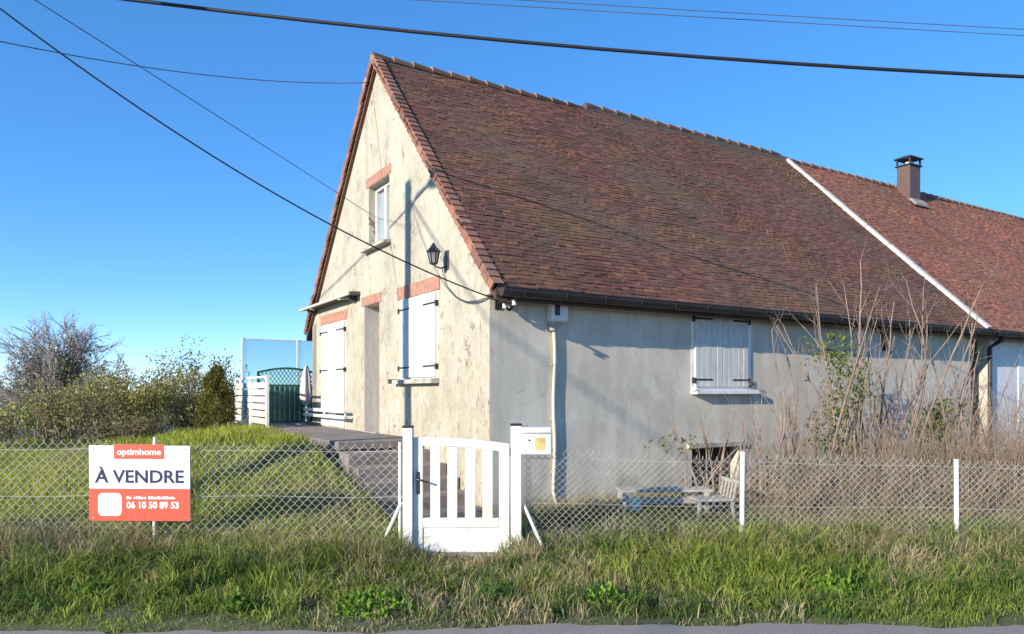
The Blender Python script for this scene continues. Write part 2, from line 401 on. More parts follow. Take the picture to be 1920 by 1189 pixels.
# ------------------------------------------------------------ the cottage
SL = 1.074; RZ = 7.30; RY = 3.8; EY = -.25; EZ = RZ - SL * (RY - EY)      # roof plane (tile tops)
thr = math.atan(SL); SLEN = (RY - EY) / math.cos(thr)
def roofz(y): return RZ - SL * abs(y - RY)
def xs(s): return 11.42 + (10.36 - 11.42) * s / SLEN                      # where the light flashing strip runs
house = thing('cottage', 'cream gabled cottage with steep brown tile roof and white shutters', 'house', W(0, 0), TH)

def holed_wall(name, u1, topf, holes, th, axis, m, parent, breaks=(), z0=-.3):
    """wall sheet over u in [0,u1]; real openings with reveals. axis 'x': front wall (u=x, outward -y); 'y': gable (u=y, outward -x)"""
    us = sorted({0, u1, *breaks, *[h[0] for h in holes], *[h[1] for h in holes]})
    mb = MB()
    def P(u, d, z): return (u, d, z) if axis == 'x' else (d, u, z)
    for a, b in zip(us, us[1:]):
        hs = sorted([h for h in holes if h[0] <= a + 1e-6 and h[1] >= b - 1e-6], key=lambda h: h[2])
        lo = (z0, z0); spans = []
        for h in hs: spans.append((lo, (h[2], h[2]))); lo = (h[3], h[3])
        spans.append((lo, (topf(a), topf(b))))
        for d in (0, th):
            for (l0, l1), (t0, t1) in spans:
                mb.add([P(a, d, l0), P(b, d, l1), P(b, d, t1), P(a, d, t0)], [(0, 1, 2, 3)])
    for h in holes:
        a, b, c, d = h
        for q in (((a, c), (a, d)), ((b, c), (b, d)), ((a, c), (b, c)), ((a, d), (b, d))):
            (ua, za), (ub, zb) = q
            mb.add([P(ua, 0, za), P(ub, 0, zb), P(ub, th, zb), P(ua, th, za)], [(0, 1, 2, 3)])
    return mb.build(name, m, parent)
GH = [(3.73, 4.45, .9, 3.17), (3.28, 4.22, 4.14, 5.20)]                    # door, upper window
gable = holed_wall('gable_wall', 7.6, lambda y: roofz(y) - .10, GH, .4, 'y', 'gable', house, breaks=(RY,))
FH = [(3.46, 4.46, .10, .82), (11.33, 12.02, -.05, 2.75), (8.15, 8.55, 2.42, 2.78)]
front = holed_wall('front_wall', 12.1, lambda x: roofz(0) - .12, FH, .4, 'x', 'front', house)
MB().box(.0, 12.1, 7.3, 7.6, -.3, roofz(7.6) - .12).build('back_wall', 'front', house)
MB().box(11.9, 12.09, .41, 7.29, -.3, 3.0).build('party_wall', 'front', house)
MB().box(.02, .35, -.012, -.001, -.1, .02).build('wall_base', 'concrete', house)

# roof deck (both slopes), tiles, ridge and verge
roof = bpy.data.objects.new('roof', None); C.objects.link(roof); roof.parent = house
def deck(name, x0, xe, xr, m, parent, front=True):
    # slab under the tiles; lower edge from x0..xe at the eave and x0..xr at the ridge
    mb = MB(); y1 = EY if front else 2 * RY - EY
    t = .05; zb = .18
    P = [(x0, y1, roofz(y1) - t), (xe, y1, roofz(y1) - t), (xr, RY, RZ - t), (x0 if front else x0, RY, RZ - t)]
    Q = [(p[0], p[1], p[2] - zb + t) for p in P]
    mb.add(P + Q, [(0, 1, 2, 3), (7, 6, 5, 4), (0, 4, 5, 1), (1, 5, 6, 2), (2, 6, 7, 3), (3, 7, 4, 0)])
    return mb.build(name, m, parent)
def deck_col(o, c):
    a = o.data.attributes.new('col', 'FLOAT_COLOR', 'POINT')
    a.data.foreach_set('color', list((*c, 1)) * len(o.data.vertices)); return o
deck_col(deck('roof_deck', -.06, 11.40, 10.35, 'tiles_old', roof), (.09, .05, .04))
deck_col(deck('roof_deck', -.06, 12.1, 12.1, 'tiles_old', roof, False), (.15, .075, .055))

TW, TE, TL = .142, .078, .155
TILE_COLS_OLD = np.array([(.165,.082,.058),(.20,.095,.062),(.13,.07,.054),(.23,.115,.075),(.105,.062,.052),(.18,.078,.055),(.15,.09,.068),(.26,.135,.085),(.12,.06,.055),(.085,.055,.05)])
TILE_COLS_NEW = np.array([(.34,.145,.095),(.29,.12,.085),(.38,.17,.115),(.25,.105,.075),(.32,.16,.115),(.27,.125,.10),(.42,.21,.14),(.21,.095,.075)])
BASE = np.array([(-.5,0,.008),(.5,0,.008),(.5,1,-.004),(-.5,1,-.004),(-.5,0,.020),(.5,0,.020),(.5,1,.006),(-.5,1,.006)])
TF = np.array([(0,3,2,1),(4,5,6,7),(0,1,5,4),(1,2,6,5),(2,3,7,6),(3,0,4,7)])
def slope_pt(x, s, c, y0=EY):
    return np.stack([x, y0 + s * math.cos(thr) - c * math.sin(thr), EZ + s * math.sin(thr) + c * math.cos(thr)], -1)
def tile_field(name, xa, xb, keep, cols, m, parent, nsep=300, seed=1):
    rg = np.random.default_rng(seed)
    rows = int(SLEN / TE); cen = []
    for r in range(rows):
        off = rg.uniform(0, TW)
        x = np.arange(xa + TW / 2 - off, xb, TW)
        s = np.full(len(x), r * TE - .03)
        cen.append(np.stack([x, s], 1))
    cen = np.concatenate(cen); cen = cen[keep(cen[:, 0], cen[:, 1])]
    n = len(cen); wob = .020 * np.sin(cen[:, 0] * .8 + 1) * np.sin(cen[:, 1] * .9) + .010 * np.sin(cen[:, 0] * 2.3 + cen[:, 1] * 1.7)
    rot = rg.normal(0, .014, n); dc = wob + np.abs(rg.normal(0, .0022, n)); ds = rg.normal(0, .0055, n) + .012 * np.sin(cen[:, 0] * 1.15 + cen[:, 1] * .5) + .006 * np.sin(cen[:, 0] * 3.1); tip = rg.normal(0, .0025, n)
    wd = TW - .002 + rg.normal(0, .002, n)
    ci = rg.integers(0, len(cols), n); br = rg.uniform(.84, 1.18, n)
    yl = EY + cen[:, 1] * math.cos(thr)
    depth = cen[:, 0] * st + yl * ct                       # distance in front of the road
    order = np.argsort(depth); sep = set(order[:nsep].tolist())
    variants = {}
    B = BASE
    for k in range(16):
        rr = np.random.default_rng(100 + k); V = np.zeros((8, 3))
        V[:, 0] = B[:, 0] * (TW - .002 + rr.normal(0, .002)); V[:, 1] = B[:, 1] * TL; V[:, 2] = B[:, 2] + rr.normal(0, .0025)
        V[[0, 4], 2] += rr.normal(0, .003); V[[0, 4], 1] += rr.normal(0, .005); V[[1, 5], 1] += rr.normal(0, .005)
        me_o = np_mesh('tile', V, [TF], m, None, col=np.repeat((cols[k % len(cols)] * rr.uniform(.75, 1.2))[None], 8, 0))
        variants[k] = me_o.data; bpy.data.objects.remove(me_o)
    for q in sorted(sep):
        o = link('tile', variants[int(rg.integers(0, 16))], parent)
        p = slope_pt(np.array([cen[q, 0]]), np.array([cen[q, 1] + ds[q]]), np.array([dc[q]]))[0]
        o.matrix_local = Matrix.Translation(Vector(p)) @ Matrix.Rotation(thr, 4, 'X') @ Matrix.Rotation(rot[q], 4, 'Z')
    rest = np.array([q for q in range(n) if q not in sep])
    c = cen[rest]; m_ = len(rest)
    a = B[None, :, 0] * wd[rest, None]; bb = B[None, :, 1] * TL + ds[rest, None]; cc = B[None, :, 2] + dc[rest, None] + (1 - B[None, :, 1]) * tip[rest, None]
    aa = a * np.cos(rot[rest, None]) - bb * np.sin(rot[rest, None]); b2 = a * np.sin(rot[rest, None]) + bb * np.cos(rot[rest, None])
    V = slope_pt(c[:, 0, None] + aa, c[:, 1, None] + b2, cc).reshape(-1, 3)
    F = (np.arange(m_)[:, None, None] * 8 + TF[None]).reshape(-1, 4)
    cl = np.repeat(cols[ci[rest]] * br[rest, None], 8, 0)
    np_mesh(name, V, [F], m, parent, col=cl, kind='stuff')
tile_field('roof_tiles', -.02, 11.6, lambda x, s: x < xs(s) - .02, (TILE_COLS_OLD * .62 + TILE_COLS_OLD.mean(0) * .38) * np.array((.98, .78, .64)), 'tiles_old', roof, seed=3)
# verge tiles hung along the gable edge on both slopes
def verge_run(side):
    nv = 44; step = SLEN / nv
    for k in range(nv):
        s0 = k * step - .02; L = step + .05
        mb = MB(); j = random.uniform(-.012, .012); lift = .03
        # cross-section: cap on top, apron down the gable face
        def pt(x, s, c):
            y = EY + s * math.cos(thr) - c * math.sin(thr); z = EZ + s * math.sin(thr) + c * math.cos(thr)
            return (x, y if side < 0 else 2 * RY - y, z)
        A = [(-.115 + j, -.085), (-.085 + j, -.085), (-.085 + j, .010), (.035, .010), (.035, .030), (-.115 + j, .030)]
        V = [pt(x, s0, c + lift) for x, c in A] + [pt(x, s0 + L, c) for x, c in A]
        nA = len(A)
        F = [tuple(range(nA)), tuple(range(2*nA-1, nA-1, -1))] + [(q, q + nA, (q+1) % nA + nA, (q+1) % nA) for q in range(nA)]
        mb.add(V, F); o = mb.build('verge_tile', 'tiles_verge', roof)
        cc = random.choice([(.40,.17,.115),(.46,.21,.145),(.34,.14,.10),(.30,.15,.115),(.43,.24,.18),(.25,.13,.10)]); f = random.uniform(.6, .95)
        deck_col(o, tuple(q * f for q in cc))
tile_material('tiles_verge', (.30, .15, .10), (.8, .75, .75))
verge_run(-1); verge_run(1)
# ridge: half-round tiles bedded in mortar
def ridge_run(x0, x1, z, cols, parent, m, L=.36):
    n = int((x1 - x0) / L); prof = [(.115 * math.cos(a), .10 * math.sin(a)) for a in np.linspace(-.25, math.pi + .25, 8)]
    for k in range(n):
        xa = x0 + k * L; xb = xa + L + .03; up = .02
        mb = MB(); V = []
        for (x, s) in ((xa, 1.0), (xb, .86)):
            V += [(x, RY + p * s, z - .055 + q * s + (0 if s < 1 else up)) for p, q in prof]
            V += [(x, RY + p * s * .85, z - .065 + q * s * .85 + (0 if s < 1 else up)) for p, q in prof]
        F = []
        for i in range(7): F += [(i, i + 1, 17 + i, 16 + i), (8 + i, 24 + i, 25 + i, 9 + i), (i, 8 + i, 9 + i, i + 1), (16 + i, 17 + i, 25 + i, 24 + i)]
        mb.add(V, F); o = mb.build('ridge_tile', m, parent); deck_col(o, tuple(np.array(random.choice(cols)) * random.uniform(.55, .9)))
        if k:
            mo = MB(); mo.lathe([(.0, -.05), (.085, -.045), (.102, .0), (.085, .045), (0.0, .05)], 6)
            mo.v = [(xa + q[2] * .55, RY + q[0] * 1.12, z - .028 + q[1]) for q in mo.v]
            mo.build('mortar_joint', 'joint_mortar', parent)
ridge_run(-.10, 4.3, RZ + .0, TILE_COLS_OLD, roof, 'tiles_old')
ridge_run(4.36, 10.45, RZ + .075, TILE_COLS_OLD, roof, 'tiles_old')
MB().cbox(4.30, 4.40, RY - .10, RY + .10, RZ - .1, RZ + .085, .012).build('ridge_stop', 'chimney_clad', roof)
MB().box(4.40, 10.4, RY - .1, RY + .1, RZ - .12, RZ + .035).build('ridge_bedding', 'ridge_mortar', roof)
MB().box(-.06, 4.3, RY - .09, RY + .09, RZ - .15, RZ - .03).build('ridge_bedding', 'ridge_mortar', roof)
# flashing strip between the two roofs
mb = MB(); ns = 9
for k in range(ns):
    s0 = -.03 + (SLEN + .03) * k / ns; s1 = -.03 + (SLEN + .03) * (k + 1) / ns - .01; wv = .075 + random.uniform(-.012, .012)
    V = []
    for s in (s0, s1):
        x = xs(s) + random.uniform(-.012, .012)
        for dx, c in ((-wv, .01), (-wv + .02, .075), (wv - .02, .08), (wv, .01)):
            V.append(slope_pt(np.array([x + dx]), np.array([s]), np.array([c]))[0])
    mb.add(V, [(0, 1, 5, 4), (1, 2, 6, 5), (2, 3, 7, 6), (0, 3, 2, 1), (4, 5, 6, 7), (0, 4, 7, 3)])
mb.build('flashing_strip', 'flashing', roof)
# eaves: soffit, fascia, gutter with brackets
MB().box(-.05, 11.55, EY - .0, -.002, 2.845, 2.865).build('soffit', 'dark_wood', house)
MB().box(-.05, 11.55, EY - .025, EY - .003, 2.83, 2.95).build('fascia', 'brown_zinc', house)
def gutter(parent, x0, x1, yc=EY - .10, zc=2.915, r=.084):
    mb = MB(); pr_ = [(math.cos(a), math.sin(a)) for a in np.linspace(math.pi, 2 * math.pi, 9)]
    V = []
    for x in (x0, x1):
        V += [(x, yc + r * c, zc + r * s_ * 1.25) for c, s_ in pr_]; V += [(x, yc + (r - .005) * c, zc + .002 + (r - .005) * s_ * 1.25) for c, s_ in pr_]
    F = []
    for i in range(8): F += [(i, i + 1, 19 + i, 18 + i), (9 + i, 27 + i, 28 + i, 10 + i), (i, 9 + i, 10 + i, i + 1), (18 + i, 19 + i, 28 + i, 27 + i)]
    F += [(0, 18, 27, 9), (8, 17, 35, 26)]
    mb.add(V, F)
    mb.tube([(x0, yc - r, zc), (x1, yc - r, zc)], .009, 6)
    g = mb.build('gutter', 'brown_zinc', parent)
    k = x0 + .3
    while k < x1:
        MB().tube([(k, yc + (r + .004) * c, zc + (r + .004) * s_ * 1.25) for c, s_ in pr_], .006, 4).build('gutter_bracket', 'brown_zinc', g); k += .62
    for e in (x0, x1):
        MB().add([(e, yc + r * c, zc + r * s_ * 1.25) for c, s_ in pr_], [tuple(range(9))]).build('gutter_end', 'brown_zinc', g)
gutter(house, -.04, 11.5)

# ---- gable openings
def lintel(y0, y1, z0, z1, parent=house, n=6, proud=.012):
    L = bpy.data.objects.new('lintel', None); C.objects.link(L); L.parent = parent
    mb = MB().box(-proud + .006, .04, y0 + .004, y1 - .004, z0 + .004, z1 - .004); mb.build('lintel_core', 'mortar', L)
    for k in range(n):
        a = y0 + (y1 - y0) * k / n + .004; b = y0 + (y1 - y0) * (k + 1) / n - .004; e = random.uniform(-.004, .004)
        MB().cbox(-proud + e, .03, a, b, z0 + random.uniform(-.004, .004), z1 + random.uniform(-.004, .004), .004).build('brick', 'brick_lintel', L)
def sill_y(y0, y1, z, d=.10, th=.07, parent=house):
    MB().add([(-d, y0, z - .02), (-d, y1, z - .02), (.05, y1, z), (.05, y0, z), (-d, y0, z - th), (-d, y1, z - th), (.05, y1, z - th), (.05, y0, z - th)],
             [(0, 1, 2, 3), (7, 6, 5, 4), (0, 4, 5, 1), (1, 5, 6, 2), (2, 6, 7, 3), (3, 7, 4, 0)]).build('sill', 'stone_sill', parent)
def shutter(par, org, ax_u, ax_n, wd, z0, z1, npl, hinge_side, hz_=(.12, .88), m='shutter_paint', stop=True):
    """closed wooden shutter: planks, strap hinges. org=(x,y) local start, ax_u along wall, ax_n outward"""
    sh = bpy.data.objects.new('shutter', None); C.objects.link(sh); sh.parent = par
    ux, uy = ax_u; nx_, ny_ = ax_n
    def P(u, n, z): return (org[0] + ux * u + nx_ * n, org[1] + uy * u + ny_ * n, z)
    def blk(u0, u1, n0, n1, za, zb):
        mb = MB(); c = .004
        V = [P(u0, n0, za), P(u1, n0, za), P(u1, n0, zb), P(u0, n0, zb), P(u0, n1 - c, za), P(u1, n1 - c, za), P(u1, n1 - c, zb), P(u0, n1 - c, zb),
             P(u0 + c, n1, za + c), P(u1 - c, n1, za + c), P(u1 - c, n1, zb - c), P(u0 + c, n1, zb - c)]
        mb.add(V, [(3, 2, 1, 0), (0, 1, 5, 4), (1, 2, 6, 5), (2, 3, 7, 6), (3, 0, 4, 7), (4, 5, 9, 8), (5, 6, 10, 9), (6, 7, 11, 10), (7, 4, 8, 11), (8, 9, 10, 11)])
        return mb
    pw = wd / npl
    for k in range(npl):
        blk(k * pw + .0015, (k + 1) * pw - .0015, .004, .036 + random.uniform(-.002, .002), z0 + random.uniform(0, .004), z1).build('plank', m, sh)
    for f in hz_:
        z = z0 + (z1 - z0) * f
        a, b = (0 - .03, wd * .62) if hinge_side < 0 else (wd * .38, wd + .03)
        blk(a, b, .034, .042, z - .013, z + .013).build('hinge', 'black_iron', sh)
        u = a if hinge_side < 0 else b
        blk(u - .012, u + .012, .0, .05, z - .05, z + .03).build('hinge_pin', 'black_iron', sh)
    return sh
# closed shutters over the ground-floor window (y 1.49-2.78)
win = bpy.data.objects.new('window', None); C.objects.link(win); win.parent = house
MB().box(-.004, .0 - .0005, 1.47, 2.80, 1.86, 3.10).build('window_reveal', 'white_paint', win)
shutter(win, (-.004, 2.775), (0, -1), (-1, 0), .635, 1.88, 3.09, 4, -1, (.13, .87))
shutter(win, (-.004, 2.130), (0, -1), (-1, 0), .635, 1.88, 3.09, 4, 1, (.13, .87))
lintel(1.40, 2.95, 3.11, 3.31, win, 6)
sill_y(1.42, 2.86, 1.87, .13, .08, win)
MB().bar((-.03, 2.86, 1.83), (-.15, 2.95, 1.83), .05, .07).build('shutter_catch', 'black_iron', win)
# tall shutters over the french window (y 5.45-6.88)
fw = bpy.data.objects.new('french_window', None); C.objects.link(fw); fw.parent = house
MB().box(-.004, -.0005, 5.43, 6.90, .99, 3.02).build('window_reveal', 'white_paint', fw)
shutter(fw, (-.004, 6.875), (0, -1), (-1, 0), .705, 1.0, 3.0, 4, -1, (.12, .55, .93))
shutter(fw, (-.004, 6.160), (0, -1), (-1, 0), .705, 1.0, 3.0, 4, 1, (.12, .55, .93))
lintel(5.35, 6.98, 3.03, 3.22, fw, 6)
# low white rail fixed in front of the french window
for z in (1.20, 1.31): MB().cbox(-.20, -.16, 5.0, 7.58, z - .028, z + .028, .006).build('guard_rail', 'white_paint', fw)
for y in (5.05, 6.3, 7.5):
    MB().box(-.158, -.001, y - .02, y + .02, 1.19, 1.23).build('rail_bracket', 'white_paint', fw)
    MB().box(-.158, -.13, y - .02, y + .02, 1.232, 1.33).build('rail_bracket', 'white_paint', fw)
# entrance door deep in its recess
door = bpy.data.objects.new('door', None); C.objects.link(door); door.parent = house
MB().box(.30, .345, 3.731, 4.449, .98, 3.168).build('door_panel', 'old_door', door)
MB().box(.285, .30, 3.80, 4.38, 1.1, 1.9).build('door_moulding', 'old_door', door)
MB().tube([(.30, 3.82, 2.0), (.24, 3.82, 2.0), (.24, 3.92, 2.0)], .011, 6).build('door_handle', 'black_iron', door)
lintel(3.63, 4.56, 3.175, 3.335, door, 4)
MB().box(.004, .298, 4.436, 4.4485, .986, 3.168).build('jamb_shade_lining', 'old_door', door)  # grey lining added over the cream reveal to carry the jamb's shading
MB().box(-.06, .34, 3.735, 4.445, .88, .985).build('threshold', 'stone_sill', door)
# small window high in the gable
uw = bpy.data.objects.new('window', None); C.objects.link(uw); uw.parent = house
MB().box(.18, .19, 3.29, 4.21, 4.16, 5.19).build('pane', 'glass', uw)
fr = MB()
fr.box(.12, .178, 3.281, 3.345, 4.15, 5.199).box(.12, .178, 4.155, 4.219, 4.15, 5.199).box(.12, .178, 3.346, 4.154, 4.15, 4.22).box(.12, .178, 3.346, 4.154, 5.13, 5.199)
fr.build('window_frame', 'white_pvc', uw)
MB().box(.115, .178, 3.70, 3.80, 4.221, 5.129).build('window_mullion', 'white_pvc', uw)
MB().box(.192, .21, 3.30, 3.78, 4.2, 5.15).build('curtain', 'white_pvc', uw)
lintel(3.20, 4.34, 5.205, 5.37, uw, 4)
sill_y(3.20, 4.33, 4.14, .13, .06, uw)
MB().box(.39, .42, 3.2, 4.5, .8, 5.3).build('room_shade_sheet', 'shadow_room', house)  # dark sheet added behind door and window as indoor shade

# ---- front wall openings
w2 = bpy.data.objects.new('window', None); C.objects.link(w2); w2.parent = house
MB().box(3.44, 4.74, -.006, -.0005, 1.70, 2.83).build('window_reveal', 'white_paint', w2)
shutter(w2, (3.50, -.006), (1, 0), (0, -1), .565, 1.745, 2.80, 5, -1, (.10, .965))
shutter(w2, (4.075, -.006), (1, 0), (0, -1), .565, 1.745, 2.80, 5, 1, (.10, .965))
MB().cbox(3.44, 4.80, -.125, .05, 1.63, 1.70, .008).build('sill', 'white_paint', w2)
MB().bar((3.42, -.05, 1.70), (3.42, -.13, 1.72), .04, .06).build('shutter_catch', 'white_paint', w2)
MB().bar((4.70, -.008, 1.74), (4.70, -.10, 1.80), .02, .03).build('shutter_catch', 'black_iron', w2)
cel = bpy.data.objects.new('cellar_opening', None); C.objects.link(cel); cel.parent = house
MB().cbox(3.36, 4.60, -.045, .05, .822, .90, .008).build('lintel', 'stone_sill', cel)
for k in range(6): MB().cbox(3.47 + k * .165, 3.47 + k * .165 + .15, .16, .19, .06, .815, .004).build('plank', 'dark_wood', cel)
MB().box(3.3, 4.6, .41, .43, 0, 1).build('room_shade_sheet', 'shadow_room', cel)
sw = bpy.data.objects.new('window', None); C.objects.link(sw); sw.parent = house
MB().box(8.16, 8.54, .15, .16, 2.43, 2.77).build('pane', 'glass', sw)
MB().box(8.152, 8.19, .10, .148, 2.422, 2.778).box(8.51, 8.548, .10, .148, 2.422, 2.778).box(8.191, 8.509, .10, .148, 2.422, 2.455).box(8.191, 8.509, .10, .148, 2.745, 2.778).build('window_frame', 'dark_wood', sw)
sd_ = bpy.data.objects.new('side_door', None); C.objects.link(sd_); sd_.parent = house
for k in range(4): MB().cbox(11.335 + k * .17, 11.335 + k * .17 + .165, .22, .26, -.04, 2.74, .005).build('plank', 'dark_wood', sd_)
MB().box(11.2, 12.09, .405, .43, -.1, 2.9).build('room_shade_sheet', 'shadow_room', sd_)

# ------------------------------------------------------------ neighbouring house in the row
nb = thing('neighbour_house', 'white walled row house with red brown tile roof adjoining the grey wall', 'house', W(0, 0), TH)
NX = 26.0
MB().box(12.105, NX, .055, .35, -.3, roofz(.05) - .12).build('wall', 'white_wall', nb)
MB().box(NX - .3, NX, .36, 7.6, -.3, 3.2).build('wall', 'white_wall', nb)
MB().box(12.105, NX, 7.3, 7.6, -.3, 3.15).build('wall', 'white_wall', nb)
MB().add([(NX - .05, .36, 3.2), (NX - .05, 7.6, 3.2), (NX - .05, RY, RZ - .2)], [(0, 1, 2)]).build('gable', 'white_wall', nb)
nroof = bpy.data.objects.new('roof', None); C.objects.link(nroof); nroof.parent = nb
mb = MB(); t = .05
P = [(11.41, EY, EZ - t), (NX, EY, EZ - t), (NX, RY, RZ - t), (10.36, RY, RZ - t)]
mb.add(P + [(p[0], p[1], p[2] - .14) for p in P], [(0, 1, 2, 3), (7, 6, 5, 4), (0, 4, 5, 1), (1, 5, 6, 2), (2, 6, 7, 3), (3, 7, 4, 0)])
deck_col(mb.build('roof_deck', 'tiles_new', nroof), (.16, .08, .06))
mb = MB(); yb = 2 * RY - EY
P = [(12.11, yb, EZ - t), (NX, yb, EZ - t), (NX, RY, RZ - t), (12.11, RY, RZ - t)]
mb.add(P + [(p[0], p[1], p[2] - .14) for p in P], [(0, 1, 2, 3), (7, 6, 5, 4), (0, 4, 5, 1), (1, 5, 6, 2), (2, 6, 7, 3), (3, 7, 4, 0)])
deck_col(mb.build('roof_deck', 'tiles_new', nroof), (.25, .11, .08))
tile_field('roof_tiles', 10.3, NX, lambda x, s: x > xs(s) + .04, (TILE_COLS_NEW * .7 + TILE_COLS_NEW.mean(0) * .3) * np.array((.97, .80, .67)), 'tiles_new', nroof, seed=9)
ridge_run(10.55, NX - .2, RZ + .0, TILE_COLS_NEW * .7, nroof, 'tiles_new')
MB().box(10.5, NX - .1, RY - .09, RY + .09, RZ - .15, RZ - .03).build('ridge_bedding', 'ridge_mortar', nroof)
MB().box(12.0, NX, EY, .05, 2.845, 2.865).build('soffit', 'dark_wood', nb)
MB().box(11.58, NX, EY - .025, EY - .003, 2.83, 2.95).build('fascia', 'brown_zinc', nb)
gutter(nb, 11.6, NX)
MB().tube([(12.0, EY - .06, 2.83), (12.0, EY - .02, 2.74), (12.05, -.02, 2.60), (12.05, -.02, .1)], .045, 10).build('downpipe', 'brown_zinc', nb)
MB().cbox(13.4, 14.9, .038, .054, 1.0, 2.5, .004).build('shutter_panel', 'white_paint', nb)
ch = bpy.data.objects.new('chimney', None); C.objects.link(ch); ch.parent = nroof
MB().cbox(14.9, 15.4, 3.33, 3.70, 6.6, 7.80, .008).build('chimney_stack', 'chimney_clad', ch)
MB().cbox(14.86, 15.44, 3.29, 3.74, 7.80, 7.835, .006).build('chimney_rim', 'chimney_cap', ch)
for x, y in ((14.91, 3.34), (15.39, 3.34), (14.91, 3.69), (15.39, 3.69)):
    MB().box(x - .022, x + .022, y - .022, y + .022, 7.836, 8.0).build('cap_leg', 'chimney_cap', ch)
MB().lathe([(.09, 0), (.09, .09), (.075, .10)], 12, (15.13, 3.5, 7.836)).build('flue', 'porcelain', ch)
MB().add([(14.84, 3.27, 8.0), (15.46, 3.27, 8.0), (15.46, 3.76, 8.0), (14.84, 3.76, 8.0), (14.84, 3.27, 8.03), (15.46, 3.27, 8.03), (15.46, 3.76, 8.03), (14.84, 3.76, 8.03), (15.0, 3.515, 8.10), (15.3, 3.515, 8.10)],
         [(0, 3, 2, 1), (0, 1, 5, 4), (1, 2, 6, 5), (2, 3, 7, 6), (3, 0, 4, 7), (4, 5, 9, 8), (5, 6, 9), (6, 7, 8, 9), (7, 4, 8)]).build('chimney_cap', 'chimney_cap', ch)
MB().add([slope_pt(np.array([x]), np.array([s]), np.array([c]))[0] for x, s, c in
          ((14.80, 5.02, .05), (15.55, 5.02, .05), (15.55, 5.28, .05), (14.80, 5.28, .05), (14.86, 5.05, .09), (15.46, 5.05, .09), (15.46, 5.28, .10), (14.86, 5.28, .10))],
         [(0, 3, 2, 1), (4, 5, 6, 7), (0, 1, 5, 4), (1, 2, 6, 5), (2, 3, 7, 6), (3, 0, 4, 7)]).build('chimney_flashing', 'mortar', ch)

# ------------------------------------------------------------ terrace, steps, path
tr = thing('terrace', 'raised concrete terrace running along the cream gable', 'terrace', W(0, 0), TH)
MB().cbox(-1.30, -.003, 1.92, 10.4, .86, .975, .012).build('slab', 'concrete', tr)
MB().box(-1.22, -.05, 1.98, 10.3, -.2, .86).build('base', 'concrete', tr)
MB().cbox(.0, 1.9, 7.61, 10.4, .86, .972, .012).build('slab', 'concrete', tr)
MB().box(.05, 1.8, 7.65, 10.3, -.2, .86).build('base', 'concrete', tr)
stp = thing('garden_steps', 'brown concrete steps climbing beside the gable to the terrace', 'steps', W(0, 0), TH)
for k in range(5):
    y0 = .02 + k * .38
    MB().cbox(-1.29, -.012, y0, y0 + .378, -.1, .22 + .155 * k, .015).build('step', 'concrete', stp)
pth = []; fsn = 14
for k in range(fsn + 1):
    f_ = k / fsn; a = Vector((-.90, 7.0, 0)).lerp(Vector(W(-1.29, .0)), f_); b = Vector((-.02, 7.0, 0)).lerp(Vector(W(-.03, -.02)), f_)
    for q in range(7):
        p = a.lerp(b, q / 6); pth.append((p.x, p.y, float(hz(p.x, p.y)) + .025))
MB().add(pth, [(k * 7 + q, k * 7 + q + 1, k * 7 + q + 8, k * 7 + q + 7) for k in range(fsn) for q in range(6)]).build('path', 'path_gravel', kind='structure')

# white slatted railing on the terrace edge
rl = thing('slatted_railing', 'white railing with pale horizontal slats on the terrace edge', 'railing', W(-1.16, 6.63, .975), TH)
for y in (0, 1.45, 2.95): MB().cbox(-.03, .03, y - .03, y + .03, -.01, 1.02, .005).build('post', 'white_post', rl)
MB().cbox(-.025, .025, .032, 1.418, .97, 1.01, .004).build('top_rail', 'white_post', rl)
MB().cbox(-.025, .025, 1.482, 2.918, .97, 1.01, .004).build('top_rail', 'white_post', rl)
for a, b in ((.032, 1.418), (1.482, 2.918)):
    for k in range(6): MB().cbox(-.012, .012, a, b, .06 + k * .142, .06 + k * .142 + .118, .004).build('slat', 'pale_slats', rl)
# green trellis gate panel with an arched top
gp = thing('trellis_panel', 'dark green plastic trellis panel with arched lattice top beside the house', 'trellis', W(-.98, 8.32, .972), TH)
gw = 1.28
for x in (.025, gw - .025): MB().box(x - .025, x + .025, -.02, .02, 0, 1.13).build('post', 'green_plastic', gp)
arch = [(gw * i / 12, 1.14 + .10 * math.sin(math.pi * i / 12)) for i in range(13)]
MB().prism(arch + [(x, z - .045) for x, z in reversed(arch)], -.02, .02).build('arched_rail', 'green_plastic', gp)
for z in (.03, .82): MB().box(.051, gw - .051, -.018, .018, z, z + .045).build('rail', 'green_plastic', gp)
for k in range(11):
    x = .055 + k * .107; MB().box(x, x + .095, -.008, .008, .076, .819).build('slat', 'green_plastic', gp)
lat = MB(); px_ = .085
k = -.4
while k < gw:
    for sg in (1, -1):
        p = [k, .866]; L_ = .36; q = [k + sg * L_ * .72, .866 + L_]
        def cl(p, q):
            x0, z0 = p; x1, z1 = q
            pts = []
            for i in range(21):
                f_ = i / 20; x = x0 + (x1 - x0) * f_; z = z0 + (z1 - z0) * f_
                if .05 < x < gw - .05 and z < 1.10 + .10 * math.sin(math.pi * x / gw): pts.append((x, sg * .006, z))
            return pts
        for xo in (0,):
            pp = cl(p, q)
            if len(pp) > 2: lat.bar(pp[0], pp[-1], .01, .018, (0, 1, 0))
    k += px_
k = gw
while k < gw + .35:
    pp = []
    for i in range(21):
        f_ = i / 20; x = k - .36 * .72 * f_; z = .866 + .36 * f_
        if .05 < x < gw - .05 and z < 1.10 + .10 * math.sin(math.pi * x / gw): pp.append((x, -.006, z))
    if len(pp) > 2: lat.bar(pp[0], pp[-1], .01, .018, (0, 1, 0))
    k += px_
lat.build('lattice', 'green_plastic', gp, kind='stuff')
